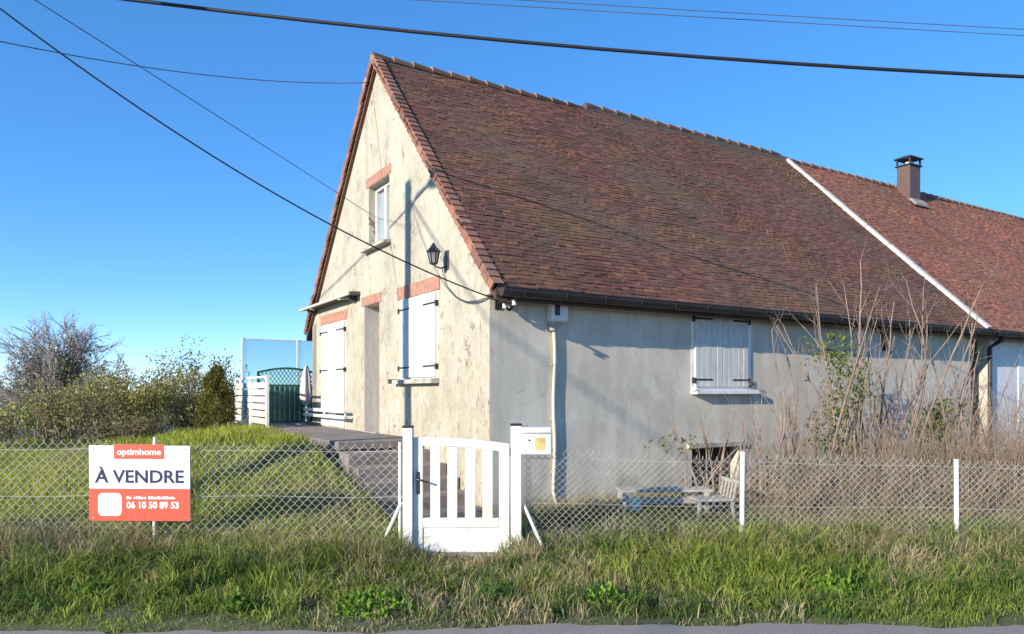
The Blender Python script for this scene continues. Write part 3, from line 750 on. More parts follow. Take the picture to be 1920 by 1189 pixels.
# tinted wind screen
ws = thing('wind_screen', 'tall tinted translucent wind screen with white posts behind the green trellis', 'screen', W(-1.02, 9.6, .972), TH)
for x in (0, 1.25, 2.5): MB().cbox(x - .022, x + .022, -.022, .022, -.005, 1.95, .004).build('post', 'white_post', ws)
for a, b in ((.024, 1.226), (1.274, 2.476)):
    MB().box(a, b, -.004, .004, .25, 1.90).build('pane', 'screen', ws)
    MB().box(a, b, -.012, .012, 1.902, 1.93).build('top_rail', 'white_post', ws)
# folded parasol
pa = thing('folded_parasol', 'folded pink parasol standing beside the green trellis at the house corner', 'parasol', W(-.03, 7.95, .972))
MB().tube([(0, 0, .05), (0, 0, 1.28)], .018, 8).build('pole', 'white_post', pa)
MB().lathe([(.2, 0), (.2, .04), (.05, .06)], 14).build('base', 'concrete', pa)
mb = MB(); prof = [(.07, .45), (.115, .62), (.10, .85), (.085, 1.05), (.04, 1.22), (.01, 1.26)]; n = 20; V = []
for r_, z in prof:
    for k in range(n):
        a = 2 * math.pi * k / n; rr = r_ * (1 + .28 * math.cos(5 * a + z * 2)); V.append((rr * math.cos(a), rr * math.sin(a), z + .02 * math.sin(3 * a)))
F = [(i * n + k, i * n + (k + 1) % n, (i + 1) * n + (k + 1) % n, (i + 1) * n + k) for i in range(5) for k in range(n)]
mb.add(V, F + [tuple(range(n - 1, -1, -1)), tuple(range(5 * n, 6 * n))]).build('canopy', 'pink_cloth', pa, smooth=True)

# ------------------------------------------------------------ things fixed to the house
aw = thing('folded_awning', 'folded white awning cassette fixed above the tall shutters', 'awning', W(-.02, 4.62, 3.36), TH)
MB().cbox(-.13, .019, .02, 3.02, .03, .10, .01).build('cassette', 'awning_dark', aw)
MB().cbox(-.24, -.19, -.02, 3.10, .015, .06, .010).build('front_bar', 'pale_slats', aw)
MB().tube([(-.155, .02, .055), (-.155, 3.02, .055)], .035, 10).build('fabric_roll', 'awning_dark', aw)
for y in (.25, 2.7):
    MB().bar((-.01, y, .02), (-.20, y + (.35 if y < 1 else -.35), .02), .035, .05).build('folding_arm', 'white_pvc', aw)
    MB().box(-.10, .019, y - .05, y + .05, -.05, .028).build('wall_bracket', 'black_iron', aw)
ln = thing('wall_lantern', 'black wrought iron lantern on a bracket on the cream gable', 'lantern', W(0, 1.17, 3.39), TH)
ln.scale = (.88, .88, .88)
MB().cbox(-.02, .003, -.06, .06, -.05, .25, .006).build('back_plate', 'black_iron', ln)
MB().tube([(-.02, 0, .0), (-.12, 0, -.035), (-.20, 0, -.02), (-.24, 0, .03)], .013, 8).build('bracket_arm', 'black_iron', ln)
MB().lathe([(.05, .03), (.058, .045), (.085, .20)], 6, (-.24, 0, 0), math.pi / 6).build('glass', 'lantern_glass', ln)
cgm = MB()
for k in range(6):
    a = math.pi / 6 + k * math.pi / 3
    cgm.bar((-.24 + .058 * math.cos(a), .058 * math.sin(a), .03), (-.24 + .092 * math.cos(a), .092 * math.sin(a), .205), .012, .012)
cgm.build('cage', 'black_iron', ln)
MB().lathe([(.11, .20), (.115, .215), (.06, .275), (.045, .28), (.045, .30), (.02, .33), (.012, .35)], 6, (-.24, 0, 0), math.pi / 6).build('roof_cap', 'black_iron', ln)
MB().lathe([(.02, .0), (.062, .02), (.062, .032)], 6, (-.24, 0, 0), math.pi / 6).build('base_cup', 'black_iron', ln)
mbx = thing('meter_box', 'pale electric meter box with conduit running down the grey wall', 'meter box', W(.98, 0, 2.52), TH)
MB().cbox(-.13, .13, -.15, .002, .05, .34, .025).build('casing', 'meter_plastic', mbx)
MB().cbox(-.10, -.02, -.158, -.151, .13, .29, .003).build('cover_window', 'black_iron', mbx)
MB().lathe([(.045, -.06), (.06, -.03), (.06, .05)], 10, (-.06, -.07, 0)).build('cable_gland', 'stone_sill', mbx)
cp = [(-.03, -.04, -.05)] + [(-.03 + .012 * math.sin(k * .9), -.032, -.1 - k * .17) for k in range(13)] + [(.0, -.04, -2.34), (.08, -.05, -2.37)]
MB().tube(cp, .024, 8).build('conduit', 'pipe_beige', mbx, smooth=True)
for z in (-.5, -1.2, -1.9): MB().box(-.065, .005, -.03, .001, z - .012, z + .012).build('pipe_clip', 'stone_sill', mbx)
cb = thing('cable_bracket', 'black cable bracket with white insulators under the eave corner', 'bracket', W(.12, 0, 2.78), TH)
MB().tube([(0, .002, 0), (0, -.20, .0), (-.02, -.46, -.02)], .02, 6).build('arm', 'black_iron', cb)
MB().cbox(-.05, .05, -.012, .002, -.09, .09, .004).build('wall_plate', 'black_iron', cb)
for p in ((.0, -.16, -.06), (.10, -.08, -.05), (-.02, -.42, -.05)): MB().lathe([(.012, -.03), (.03, -.025), (.022, 0), (.03, .02), (.012, .035)], 8, p).build('insulator', 'porcelain', cb)
MB().tube([(0, -.1, -.01), (.05, -.12, -.08), (.12, -.08, -.10), (.20, -.02, -.05)], .012, 6).build('cable_loop', 'black_cable', cb)

# ------------------------------------------------------------ gate, posts, letterbox
def gate_post(x0, x1, zt, label):
    t = thing('gate_post', label, 'post', ((x0 + x1) / 2, 7.17, .0))
    hw = (x1 - x0) / 2
    MB().cbox(-hw, hw, -.05, .05, -.1, zt, .006).build('shaft', 'white_pvc', t)
    MB().cbox(-hw - .004, hw + .004, -.054, .054, zt, zt + .022, .005).build('cap', 'black_iron', t)
    return t
gate_post(-1.062, -.966, 1.31, 'white square gate post with black cap beside the lock side of the gate')
gate_post(-.012, .094, 1.33, 'white square gate post with black cap carrying the letterbox')
gt = thing('garden_gate', 'white slatted pedestrian gate with a solid lower panel', 'gate', (-.963, 7.178, .02))
GWD = .935
def topz(x): return 1.195 - .062 * (x / GWD) ** 1.6 + .012 * math.sin(math.pi * x / GWD)
for a, b in ((0, .087), (.836, GWD)):
    MB().prism([(a, 0), (b, 0), (b, topz(b)), (a, topz(a))], 0, .05).build('stile', 'white_pvc', gt)
xsn = [.0875 + (.8355 - .0875) * i / 10 for i in range(11)]
MB().prism([(x, topz(x)) for x in xsn] + [(x, topz(x) - .085) for x in reversed(xsn)], .002, .048).build('top_rail', 'white_pvc', gt)
for a, b in ((.162, .257), (.328, .424), (.501, .602), (.673, .772)):
    MB().prism([(a, .405), (b, .405), (b, topz(b) - .0), (a, topz(a) - .0)], .0135, .0365).build('slat', 'white_pvc', gt)
MB().cbox(.088, .8355, .002, .048, .31, .404, .005).build('middle_rail', 'white_pvc', gt)
for k in range(5):
    a = .088 + k * .1495; MB().cbox(a, a + .149, .012, .036, .07, .309, .002).build('panel_board', 'white_pvc', gt)
MB().cbox(.088, .8355, .002, .048, .0, .069, .005).build('bottom_rail', 'white_pvc', gt)
MB().cbox(.028, .058, -.010, -.0005, .64, .86, .003).build('lock_plate', 'black_iron', gt)
MB().tube([(.043, -.005, .79), (.043, -.05, .79), (.075, -.058, .785), (.15, -.058, .76)], .010, 8).build('handle', 'black_iron', gt)
for z in (.2, 1.05): MB().tube([(GWD + .006, .01, z - .04), (GWD + .006, .01, z + .04)], .012, 8).build('hinge', 'black_iron', gt)
lb = thing('letterbox', 'white metal letterbox with yellow sticker on the gate post', 'letterbox', (.096, 7.09, 1.055))
MB().cbox(-.02, .285, -.02, .22, 0, .262, .008).build('box', 'white_paint', lb)
MB().cbox(.0, .27, -.026, -.0205, .20, .215, .001).build('flap_edge', 'stone_sill', lb)
MB().cbox(.125, .225, -.0235, -.0205, .045, .165, .001).build('sticker', 'yellow_sticker', lb)
MB().lathe([(.010, 0), (.010, .006), (.004, .008)], 10).build('lock', 'black_iron', lb).matrix_local = Matrix.Translation((.07, -.0205, .14)) @ Matrix.Rotation(R(90), 4, 'X')

# ------------------------------------------------------------ chain-link fences
def chain_link(name, label, x0, x1, topf, botf, w_, posts, braces, rad):
    t = thing(name, label, 'fence', (x0, 7.2, 0))
    V = []; segs = []
    n = int((x1 - x0) / w_)
    for i in range(n):
        xl = i * w_; xm = x0 + xl; zt = topf(xm) + .018 * math.sin(xm * 2.3) + .01 * math.sin(xm * 5.7); zb = botf(xm)
        m_ = int((zt - zb) / w_); prev = None
        for k in range(m_ + 1):
            z = zt - k * w_; side = (i + k) % 2
            yo = .03 * math.sin(xm * 1.9 + z * 2.1) + (.003 if side else -.003)
            jx = .0035 * math.sin(i * 7.1 + k * 3.3)
            p = (xl + (w_ * 1.06 if side else -w_ * .06) + jx, yo, z)
            if prev: segs.append((*prev, *p, rad, rad))
            else: segs.append((p[0], p[1], z + .022, *p, rad, rad))
            prev = p
    seg_mesh('wire_mesh', segs, 'galv_wire', t, 4, kind='stuff')
    for z in (.1, .5, .94):
        MB().tube([((x1 - x0) * k / 20, .03 * math.sin((x0 + (x1 - x0) * k / 20) * 1.9 + z * 2.1) + .006, botf(x0) + (topf(x0 + (x1 - x0) * k / 20) - botf(x0)) * z + .006 * math.sin(k * 1.3)) for k in range(21)], rad, 5).build('tension_wire', 'galv_wire', t)
    for px, pz, r_, ln_ in posts:
        MB().tube([(px - x0, -.012, -.15), (px - x0 + ln_ * .5, -.015, .5), (px - x0 + ln_, -.012, pz)], r_, 10).build('post', 'white_post', t)
    for a, b in braces: MB().tube([(a[0] - x0, a[1], a[2]), (b[0] - x0, b[1], b[2])], .016, 8).build('brace', 'white_post', t)
    return t
chain_link('chain_link_fence', 'wide mesh chain link fence in front of the sloping lawn', -7.4, -1.07,
           lambda x: 1.15 + .01 * math.sin(x), lambda x: .12, .0425, [(-3.505, 1.215, .017, .004), (-6.1, 1.2, .02, .0), (-1.10, 1.17, .014, 0)],
           [((-1.085, -.02, .58), (-1.31, -.06, .08))], .0027)
chain_link('chain_link_fence', 'fine mesh chain link fence with white posts in front of bare shrubs', .13, 7.4,
           lambda x: 1.075 - .022 * x, lambda x: .05, .0335, [(2.25, 1.075, .025, .012), (4.36, 1.0, .022, -.006), (6.45, .97, .022, 0)],
           [((.115, -.03, .56), (.33, -.08, .08))], .0022)

# ------------------------------------------------------------ for-sale sign
sg = thing('for_sale_sign', 'white and red for sale board tied to the chain link fence', 'sign', (-4.125, 7.165, .405))
sg.rotation_euler = (R(1.5), R(.3), 0)
SW_, SH_ = .985, .735
MB().cbox(0, SW_, -.006, .0, 0, SH_, .002).build('board', 'sign_white', sg)
MB().box(.001, SW_ - .001, -.0085, -.0062, .001, .315).build('red_panel', 'sign_red', sg)
MB().box(.245, .735, -.0085, -.0062, SH_ - .13, SH_ + .012).build('red_header', 'sign_red', sg)
rr_ = []; bx0, bx1, bz0, bz1, rad_ = .088, .318, .048, .272, .045
for cx, cz, a0 in ((bx1 - rad_, bz0 + rad_, -90), (bx1 - rad_, bz1 - rad_, 0), (bx0 + rad_, bz1 - rad_, 90), (bx0 + rad_, bz0 + rad_, 180)):
    for k in range(6): rr_.append((cx + rad_ * math.cos(R(a0 + 18 * k)), cz + rad_ * math.sin(R(a0 + 18 * k))))
MB().prism(rr_, -.0108, -.0087).build('white_square', 'sign_white', sg)
def text(body, x, z, size, width, m, name, bold=0.0, y=-.0112, sp=1.0):
    cu = bpy.data.curves.new('t', 'FONT'); cu.body = body; cu.size = size; cu.extrude = .0008; cu.offset = bold; cu.space_character = sp
    cu.resolution_u = 4
    o = bpy.data.objects.new('t', cu); C.objects.link(o)
    dg = bpy.context.evaluated_depsgraph_get(); dg.update()
    me = bpy.data.meshes.new_from_object(o.evaluated_get(dg)); bpy.data.objects.remove(o); bpy.data.curves.remove(cu)
    co = np.zeros(len(me.vertices) * 3, np.float32); me.vertices.foreach_get('co', co); co = co.reshape(-1, 3)
    k = width / (co[:, 0].max() - co[:, 0].min())
    out = np.stack([x + (co[:, 0] - co[:, 0].min()) * k, y - co[:, 2], z + co[:, 1]], 1)
    me.vertices.foreach_set('co', out.ravel().astype(np.float32)); me.update()
    me.name = name; me.materials.clear(); me.materials.append(M[m]); return link(name, me, sg)
text('À VENDRE', .055, .375, .172, .87, 'sign_navy', 'large_lettering', .004, y=-.0072)
text('optimhome', .275, SH_ - .088, .085, .43, 'sign_white', 'header_lettering', .002, y=-.0095)
text('06 10 50 89 53', .365, .125, .088, .51, 'sign_white', 'phone_number', .003, y=-.0095)
mk = MB(); x = .365
while x < .84:
    ww = random.uniform(.012, .03); mk.box(x, x + ww, -.0095, -.0086, .212, .212 + random.choice((.022, .03))); x += ww + random.choice((.006, .006, .022))
mk.build('small_lettering', 'sign_white', sg)
for a, b in ((.045, .70), (.94, .70), (.045, .03), (.94, .03)):
    MB().lathe([(.008, 0), (.008, .003)], 8).build('screw', 'stone_sill', sg).matrix_local = Matrix.Translation((a, -.0062 if b > .4 else -.0087, b)) @ Matrix.Rotation(R(90), 4, 'X')

# ------------------------------------------------------------ old bench and chair in the yard
bn = thing('garden_bench', 'low weathered pale bench against the foot of the grey wall', 'bench', (1.30, 8.75, .16), R(3))
for k in range(3): MB().cbox(0, 1.12, .0 + k * .125, .115 + k * .125, .30, .33, .006).build('seat_plank', 'weathered_wood', bn)
for x in (.03, 1.02):
    MB().cbox(x, x + .06, .01, .06, -.05, .299, .005).build('leg', 'weathered_wood', bn)
    MB().cbox(x, x + .06, .30, .35, -.05, .299, .005).build('leg', 'weathered_wood', bn)
MB().cbox(.092, 1.018, .02, .045, .16, .235, .004).build('apron', 'weathered_wood', bn)
MB().cbox(.10, .24, -.012, .018, .08, .24, .004).build('notice_plate', 'pale_slats', bn)
chh = thing('garden_chair', 'weathered off white garden chair beside the cellar opening', 'chair', (2.36, 8.75, .16), R(8))
MB().cbox(-.24, .22, -.22, .22, .22, .25, .012).build('seat', 'weathered_wood', chh)
for x, y in ((-.21, -.19), (-.21, .19), (.19, -.19), (.19, .19)): MB().bar((x * 1.12, y * 1.1, -.06), (x, y, .22), .03, .03).build('leg', 'weathered_wood', chh)
for k in range(5): MB().bar((.21, -.18 + k * .09, .24), (.25, -.18 + k * .09, .44), .04, .012, (1, 0, 0)).build('back_slat', 'weathered_wood', chh)
MB().bar((.253, -.22, .45), (.253, .22, .45), .025, .04).build('back_rail', 'weathered_wood', chh)
ls = thing('leaning_shutter', 'pale blue slatted shutter leaning against the grey wall behind shrubs', 'shutter', W(8.05, -.45, .2), TH)
lsm = lambda x, z: (x, .40 * z / 1.9, z)
for x in (0, .5): MB().bar(lsm(x, .0), lsm(x, 1.5), .05, .03, (0, 1, 0)).build('stile', 'pale_blue_wood', ls)
for k in range(8): MB().bar(lsm(.026, .12 + k * .18), lsm(.474, .12 + k * .18), .02, .10, (0, .3, 1)).build('slat', 'pale_blue_wood', ls)

# ------------------------------------------------------------ utility poles and cables
def pole(x, y, h, label, lamp=False):
    t = thing('utility_pole', label, 'utility pole', (x, y, 0))
    MB().tube([(0, 0, -.3), (0, 0, h * .5), (0, 0, h)], [.15, .13, .105], 12).build('shaft', 'wood_pole', t)
    for k in range(3): MB().lathe([(.015, 0), (.04, .02), (.03, .06), (.045, .09), (.02, .12)], 8, (.13, 0, h - .25 - k * .28)).build('insulator', 'porcelain', t)
    MB().bar((.09, 0, h - .95), (.15, 0, h - .95), .04, .06).build('bracket', 'black_iron', t)
    if lamp:
        d = Vector((.35, -1.0, 0)).normalized()
        MB().tube([Vector((0, 0, h - .45)) + d * a + Vector((0, 0, b)) for a, b in ((.08, 0), (.35, .20), (.8, .30))], .025, 8).build('lamp_arm', 'grey_cable', t)
        e = Vector((0, 0, h - .15)) + d * .78
        MB().tube([e, e + d * .25 + Vector((0, 0, .02)), e + d * .5], [.05, .11, .04], 10).build('lamp_head', 'meter_plastic', t)
    return t
PX, PY = -7.34, 5.33
pole(PX, PY, 7.66, 'wooden utility pole with street lamp on the grass verge', True)
pole(-18.8, -22.0, 8.2, 'wooden utility pole across the road')
pole(21.5, 8.0, 6.6, 'wooden utility pole beyond the neighbouring house')
pole(-19.5, 8.0, 9.1, 'wooden utility pole far along the verge')
def cable(name, label, p, q, sag, r, m='black_cable', n=40, group=None):
    p = Vector(p); q = Vector(q)
    pts = [p.lerp(q, i / n) - Vector((0, 0, 4 * sag * (i / n) * (1 - i / n))) for i in range(n + 1)]
    o = MB().tube(pts, r, 6).build(name, m, smooth=True); tag(o, label, 'cable', group); return o
cable('service_cable', 'black service cable dropping to the eave corner of the gable', (PX, PY, 7.52), W(-.02, -.02, 2.84), .63, .0095)
cable('service_cable', 'thin cable running to the small upper gable window', (PX, PY, 6.95), W(-.005, 4.30, 4.80), -.02, .006, 'grey_cable')
cable('service_cable', 'thin grey cable sagging to the peak of the gable', (PX, PY, 5.14), W(-.10, 4.02, 6.93), .36, .007, 'grey_cable')
cable('street_cable', 'thick black cable crossing the sky above the roof', (-19.5, 8.0, 8.8), (21.5, 8.0, 5.36), 1.68, .019)
cable('street_cable', 'overhead cable crossing the road between two poles', (PX, PY, 7.45), (-18.8, -22.0, 7.9), .5, .017)
def thru(u1, v1, y1, u2, v2, y2):
    a = Vector(((u1 - 960) / 1375 * y1, y1, 1.65 + (737 - v1) / 1375 * y1)); b = Vector(((u2 - 960) / 1375 * y2, y2, 1.65 + (737 - v2) / 1375 * y2))
    d = b - a; return a - d * 1.2, b + d * 1.0
for (a, b, lab_) in (((880, 0), (1920, 62), 'lower of two thin grey power lines high above the roof ridge'), ((1075, 0), (1920, 50), 'upper of two thin grey power lines high above the roof ridge')):
    p, q = thru(a[0], a[1], 26, b[0], b[1], 28)
    cable('power_line', lab_, p, q, .12, .014, 'grey_cable')
lc = [W(-.03, 1.28, 3.38), W(-.03, 1.15, 3.12), W(-.03, .85, 2.93), W(-.03, .55, 2.84), W(-.03, .25, 2.82), W(-.03, -.01, 2.83)]
tag(MB().tube(lc, .007, 6).build('lantern_cable', 'grey_cable', smooth=True), 'loose cable looping from the wall lantern to the corner', 'cable')

# ------------------------------------------------------------ vegetation
def blades(name, P, Hh, Wd, cols, lean=.45, parent=None, flow=(.0, .0), **k):
    n = len(P); a = RNG.uniform(0, 2 * np.pi, n); ld = RNG.normal(0, lean, (n, 2)) + np.array(flow)
    side = np.stack([np.cos(a), np.sin(a), 0 * a], 1) * Wd[:, None] * .5
    z = np.zeros((n, 3)); z[:, 2] = Hh
    off = np.concatenate([ld * Hh[:, None], 0 * Hh[:, None]], 1)
    mid = P + z * .55 + off * .30; mid2 = P + z * .85 + off * .65; tip = P + z * np.clip(1 - .35 * np.linalg.norm(ld, axis=1)[:, None] ** 2, .45, 1) + off * 1.15
    V = np.stack([P - side, P + side, mid + side * .85, mid - side * .85, mid2 + side * .5, mid2 - side * .5, tip], 1).reshape(-1, 3)
    i = np.arange(n)[:, None] * 7
    Q = np.concatenate([np.concatenate([i, i + 1, i + 2, i + 3], 1), np.concatenate([i + 3, i + 2, i + 4, i + 5], 1)])
    T = np.concatenate([i + 5, i + 4, i + 6], 1)
    return np_mesh(name, V, [Q, T], 'grass', parent, col=np.repeat(cols, 7, 0), **k)
def clump_noise(X, Y, s, seed):
    r = np.random.default_rng(seed); o = np.zeros_like(X); amp = 0
    for k, (f, w_) in enumerate(((s / 3.0, 1.0), (s / 1.35, .6), (s / .6, .35))):
        g = r.uniform(-1, 1, (64, 64)); a = r.uniform(0, 6.28); u = (X * np.cos(a) - Y * np.sin(a)) * f + 100.37; v = (X * np.sin(a) + Y * np.cos(a)) * f + 100.71
        i = np.floor(u).astype(int); j = np.floor(v).astype(int); fu = u - i; fv = v - j; fu = fu * fu * (3 - 2 * fu); fv = fv * fv * (3 - 2 * fv)
        q = lambda a_, b_: g[a_ % 64, b_ % 64]
        o += w_ * ((q(i, j) * (1 - fu) + q(i + 1, j) * fu) * (1 - fv) + (q(i, j + 1) * (1 - fu) + q(i + 1, j + 1) * fu) * fv); amp += w_
    return o / amp * 1.15
GREEN = (.09, .165, .03); LIME = (.28, .33, .055); DRY = (.42, .33, .17); STRAW = (.52, .43, .26)
def verge_cols(X, Y, d, r, tc, dryb):
    dry = clump_noise(X, Y, 1.5, 8) * .8 + .30 * sm(1.1, 1.9, d) * (1 + .5 * sm(2.5, 4.5, X)) + .12 * sm(.25, .0, d) + tc + dryb + .7 * np.exp(-((X - 3.6) ** 2 / .6 + (Y - 6.6) ** 2 / .15))
    t = sm(.15, .60, dry + r.normal(0, .10, len(X)))
    lm = sm(-.25, .55, clump_noise(X, Y, 2.6, 21) + tc * 1.2 + r.normal(0, .12, len(X)) + .15)
    g = lerp_cols(GREEN, LIME, lm); dk = sm(.1, .6, clump_noise(X, Y, 1.3, 33) + .15 * sm(0, -3, X)); g = g * (1 - .35 * dk[:, None])  # darker clumps put shadow into the grass colour, more on the left
    dcol = lerp_cols(DRY, STRAW, r.uniform(size=len(X)))
    return (g * (1 - t[:, None]) + dcol * t[:, None]) * r.uniform(.7, 1.25, len(X))[:, None]
def gate_gap(X, Y): return sm(-1.10, -.85, X) * (1 - sm(-.22, .0, X)) * sm(6.45, 6.95, Y)
def verge(nt, per, spread, hlo, hhi, seed, wd, dryb=0, ymin=5.1, lean=.5, pw=1.0, xr=(-5.7, 6.5)):
    r = np.random.default_rng(seed)
    tx = r.uniform(xr[0], xr[1], nt); ty = ymin + (r.uniform(0, 1, nt) ** pw) * (7.62 - ymin)
    tx = tx + .18 * np.sin(ty * 9 + tx * 4); tl = r.normal(0, .28, (nt, 2)); sp = spread * r.uniform(.6, 1.5, nt)
    X = np.repeat(tx, per) + r.normal(0, 1, nt * per) * np.repeat(sp, per); Y = np.repeat(ty, per) + r.normal(0, 1, nt * per) * np.repeat(sp, per)
    th_ = np.repeat(r.uniform(.45, 1.5, nt), per); tc = np.repeat(r.normal(0, .22, nt), per); fl = np.repeat(tl, per, 0)
    d = Y - road_edge(X); ok = (d > -.035 + .05 * np.sin(X * 9) * np.sin(X * 23 + 1)) & ~((Y > 7.14) & (X > -1.07) & (X < .10)); gg = gate_gap(X, Y); ok &= r.uniform(size=len(X)) > .45 * gg
    X, Y, d, th_, tc, fl, gg = X[ok], Y[ok], d[ok], th_[ok], tc[ok], fl[ok], gg[ok]
    Hh = r.uniform(.45, 1.1, len(X)) * th_ * (hlo + (hhi - hlo) * sm(.15, 1.7, d)) * (1 + .35 * clump_noise(X, Y, 1.9, 5)) * (1 - .62 * gg) * (1 - .12 * sm(-.9, -1.5, X) * sm(1.4, 1.9, d))
    Hh = np.minimum(Hh, .36)
    return np.stack([X, Y, hz(X, Y) - .01], 1), Hh, r.uniform(wd[0], wd[1], len(X)), verge_cols(X, Y, d, r, tc, dryb), lean, fl
parts = [verge(6500, 14, .07, .045, .09, 4, (.004, .008), -.05, 5.0), verge(1500, 34, .06, .09, .24, 14, (.006, .013), -.18, 5.35, .42), verge(1500, 26, .055, .10, .23, 24, (.004, .008), .45, 5.3, .6, .7),
         verge(260, 40, .05, .13, .24, 34, (.008, .016), -.5, 5.5, .40),
         verge(1300, 30, .08, .07, .20, 44, (.007, .014), -.05, 5.0, xr=(-11.5, -5.7)), verge(1000, 30, .08, .07, .20, 54, (.007, .014), -.05, 5.0, xr=(6.5, 11))]
def blades_multi(name, parts):
    P = np.concatenate([p[0] for p in parts]); Hh = np.concatenate([p[1] for p in parts]); Wd = np.concatenate([p[2] for p in parts]); col = np.concatenate([p[3] for p in parts])
    fl = np.concatenate([p[5] for p in parts]); return blades(name, P, Hh, Wd, col, .42, None, fl)
tag(blades_multi('verge_grass', parts), 'uneven green and straw coloured grass on the road verge', 'grass', kind='stuff')
# bent straw stems among the verge grass, mostly along the fence
r = np.random.default_rng(77); n = 1500
X = r.uniform(-5.5, 6.3, n); Y = 7.25 - np.abs(r.normal(0, .38, n)); kp = ~((X > -1.1) & (X < .1)); X, Y = X[kp], Y[kp]
Hh = r.uniform(.15, .42, len(X)); P = np.stack([X, Y, hz(X, Y)], 1)
tag(blades('straw_stems', P, Hh, np.full(len(X), .0045), lerp_cols(STRAW, DRY, r.uniform(size=len(X))), .75), 'dry straw stems leaning along the foot of the fence', 'dry grass', kind='stuff')
# lawn on the slope behind the wide-mesh fence
r = np.random.default_rng(6); n = 120000
X = r.uniform(-12, -1.2, n); Y = 7.25 + r.uniform(0, 1, n) ** 1.35 * 10.5
lx, ly = LOC(X, Y); kp = (lx < -1.36) & (X > -.75 * Y - 1.2); X, Y = X[kp], Y[kp]
Hh = r.uniform(.045, .15, len(X)) * (1 + .75 * clump_noise(X, Y, 4.0, 3)) * (1 + .5 * sm(12, 7.3, Y))
t = sm(-.3, .6, clump_noise(X, Y, 1.1, 14) + r.normal(0, .25, len(X)))
col = lerp_cols((.27, .34, .035), (.46, .46, .08), t) * r.uniform(.75, 1.2, len(X))[:, None]
dt = sm(.28, .6, clump_noise(X, Y, 2.6, 44) + .35 * np.exp(-((X + 4.6) ** 2 / .5 + (Y - 7.9) ** 2 / .2)) + r.normal(0, .12, len(X))); col = col * (1 - .6 * dt[:, None]) + np.array(DRY)[None] * .6 * dt[:, None]
tag(blades('lawn_grass', np.stack([X, Y, hz(X, Y) - .01], 1), Hh, r.uniform(.006, .013, len(X)), col, .55), 'short bright green lawn grass on the slope behind the fence', 'grass', kind='stuff')
# rough grass in the yard in front of the grey wall
r = np.random.default_rng(9); n = 42000
X = r.uniform(.1, 9.5, n); Y = 7.25 + r.uniform(0, 1, n) * 6.5; lx, ly = LOC(X, Y); kp = (ly < -.05); X, Y = X[kp], Y[kp]
Hh = r.uniform(.08, .26, len(X)) * (.75 + .5 * clump_noise(X, Y, 2, 2)) * (1 + .6 * sm(2.6, 4, X)); col = lerp_cols((.10, .12, .03), DRY, sm(-.4, .5, clump_noise(X, Y, 1.5, 70) + .35 * sm(2.4, 3.8, X))) * r.uniform(.7, 1.15, len(X))[:, None]
tag(blades('yard_grass', np.stack([X, Y, hz(X, Y) - .01], 1), np.abs(Hh) + .03, r.uniform(.005, .011, len(X)), col, .55), 'rough faded grass in the yard before the grey wall', 'grass', kind='stuff')
# broad-leaved weeds by the road edge
def weed(x, y, n, rad, label, seed, c0=(.09, .19, .02), c1=(.24, .38, .045)):
    r = np.random.default_rng(seed); a = r.uniform(0, 2 * np.pi, n); q = rad * np.sqrt(r.uniform(0, 1, n))
    P = np.stack([x + q * np.cos(a), y + q * .8 * np.sin(a), 0 * a], 1); P[:, 2] = hz(P[:, 0], P[:, 1]) + r.uniform(.0, .16, n) * (1 - .6 * q / rad)
    o = leaf_mesh('leafy_weed', P, .055, lerp_cols(c0, c1, r.uniform(size=n)), 'leaf', None, up=.9, asp=.6)
    tag(o, label, 'weed')
weed(-1.02, 5.52, 520, .30, 'dense bright green leafy weed at the road edge before the gate', 1)
weed(.72, 5.62, 150, .15, 'leafy green weed at the road edge right of the gate', 2)
weed(-2.05, 5.46, 120, .11, 'small dark leafy weed at the road edge between sign and gate', 3, (.07, .14, .02), (.16, .25, .035))
weed(2.6, 5.95, 170, .17, 'leafy weed in the verge below the straw patch', 4)
weed(-3.3, 5.75, 150, .14, 'small leafy weed in the verge in front of the sign', 6, (.07, .14, .02), (.16, .25, .035))

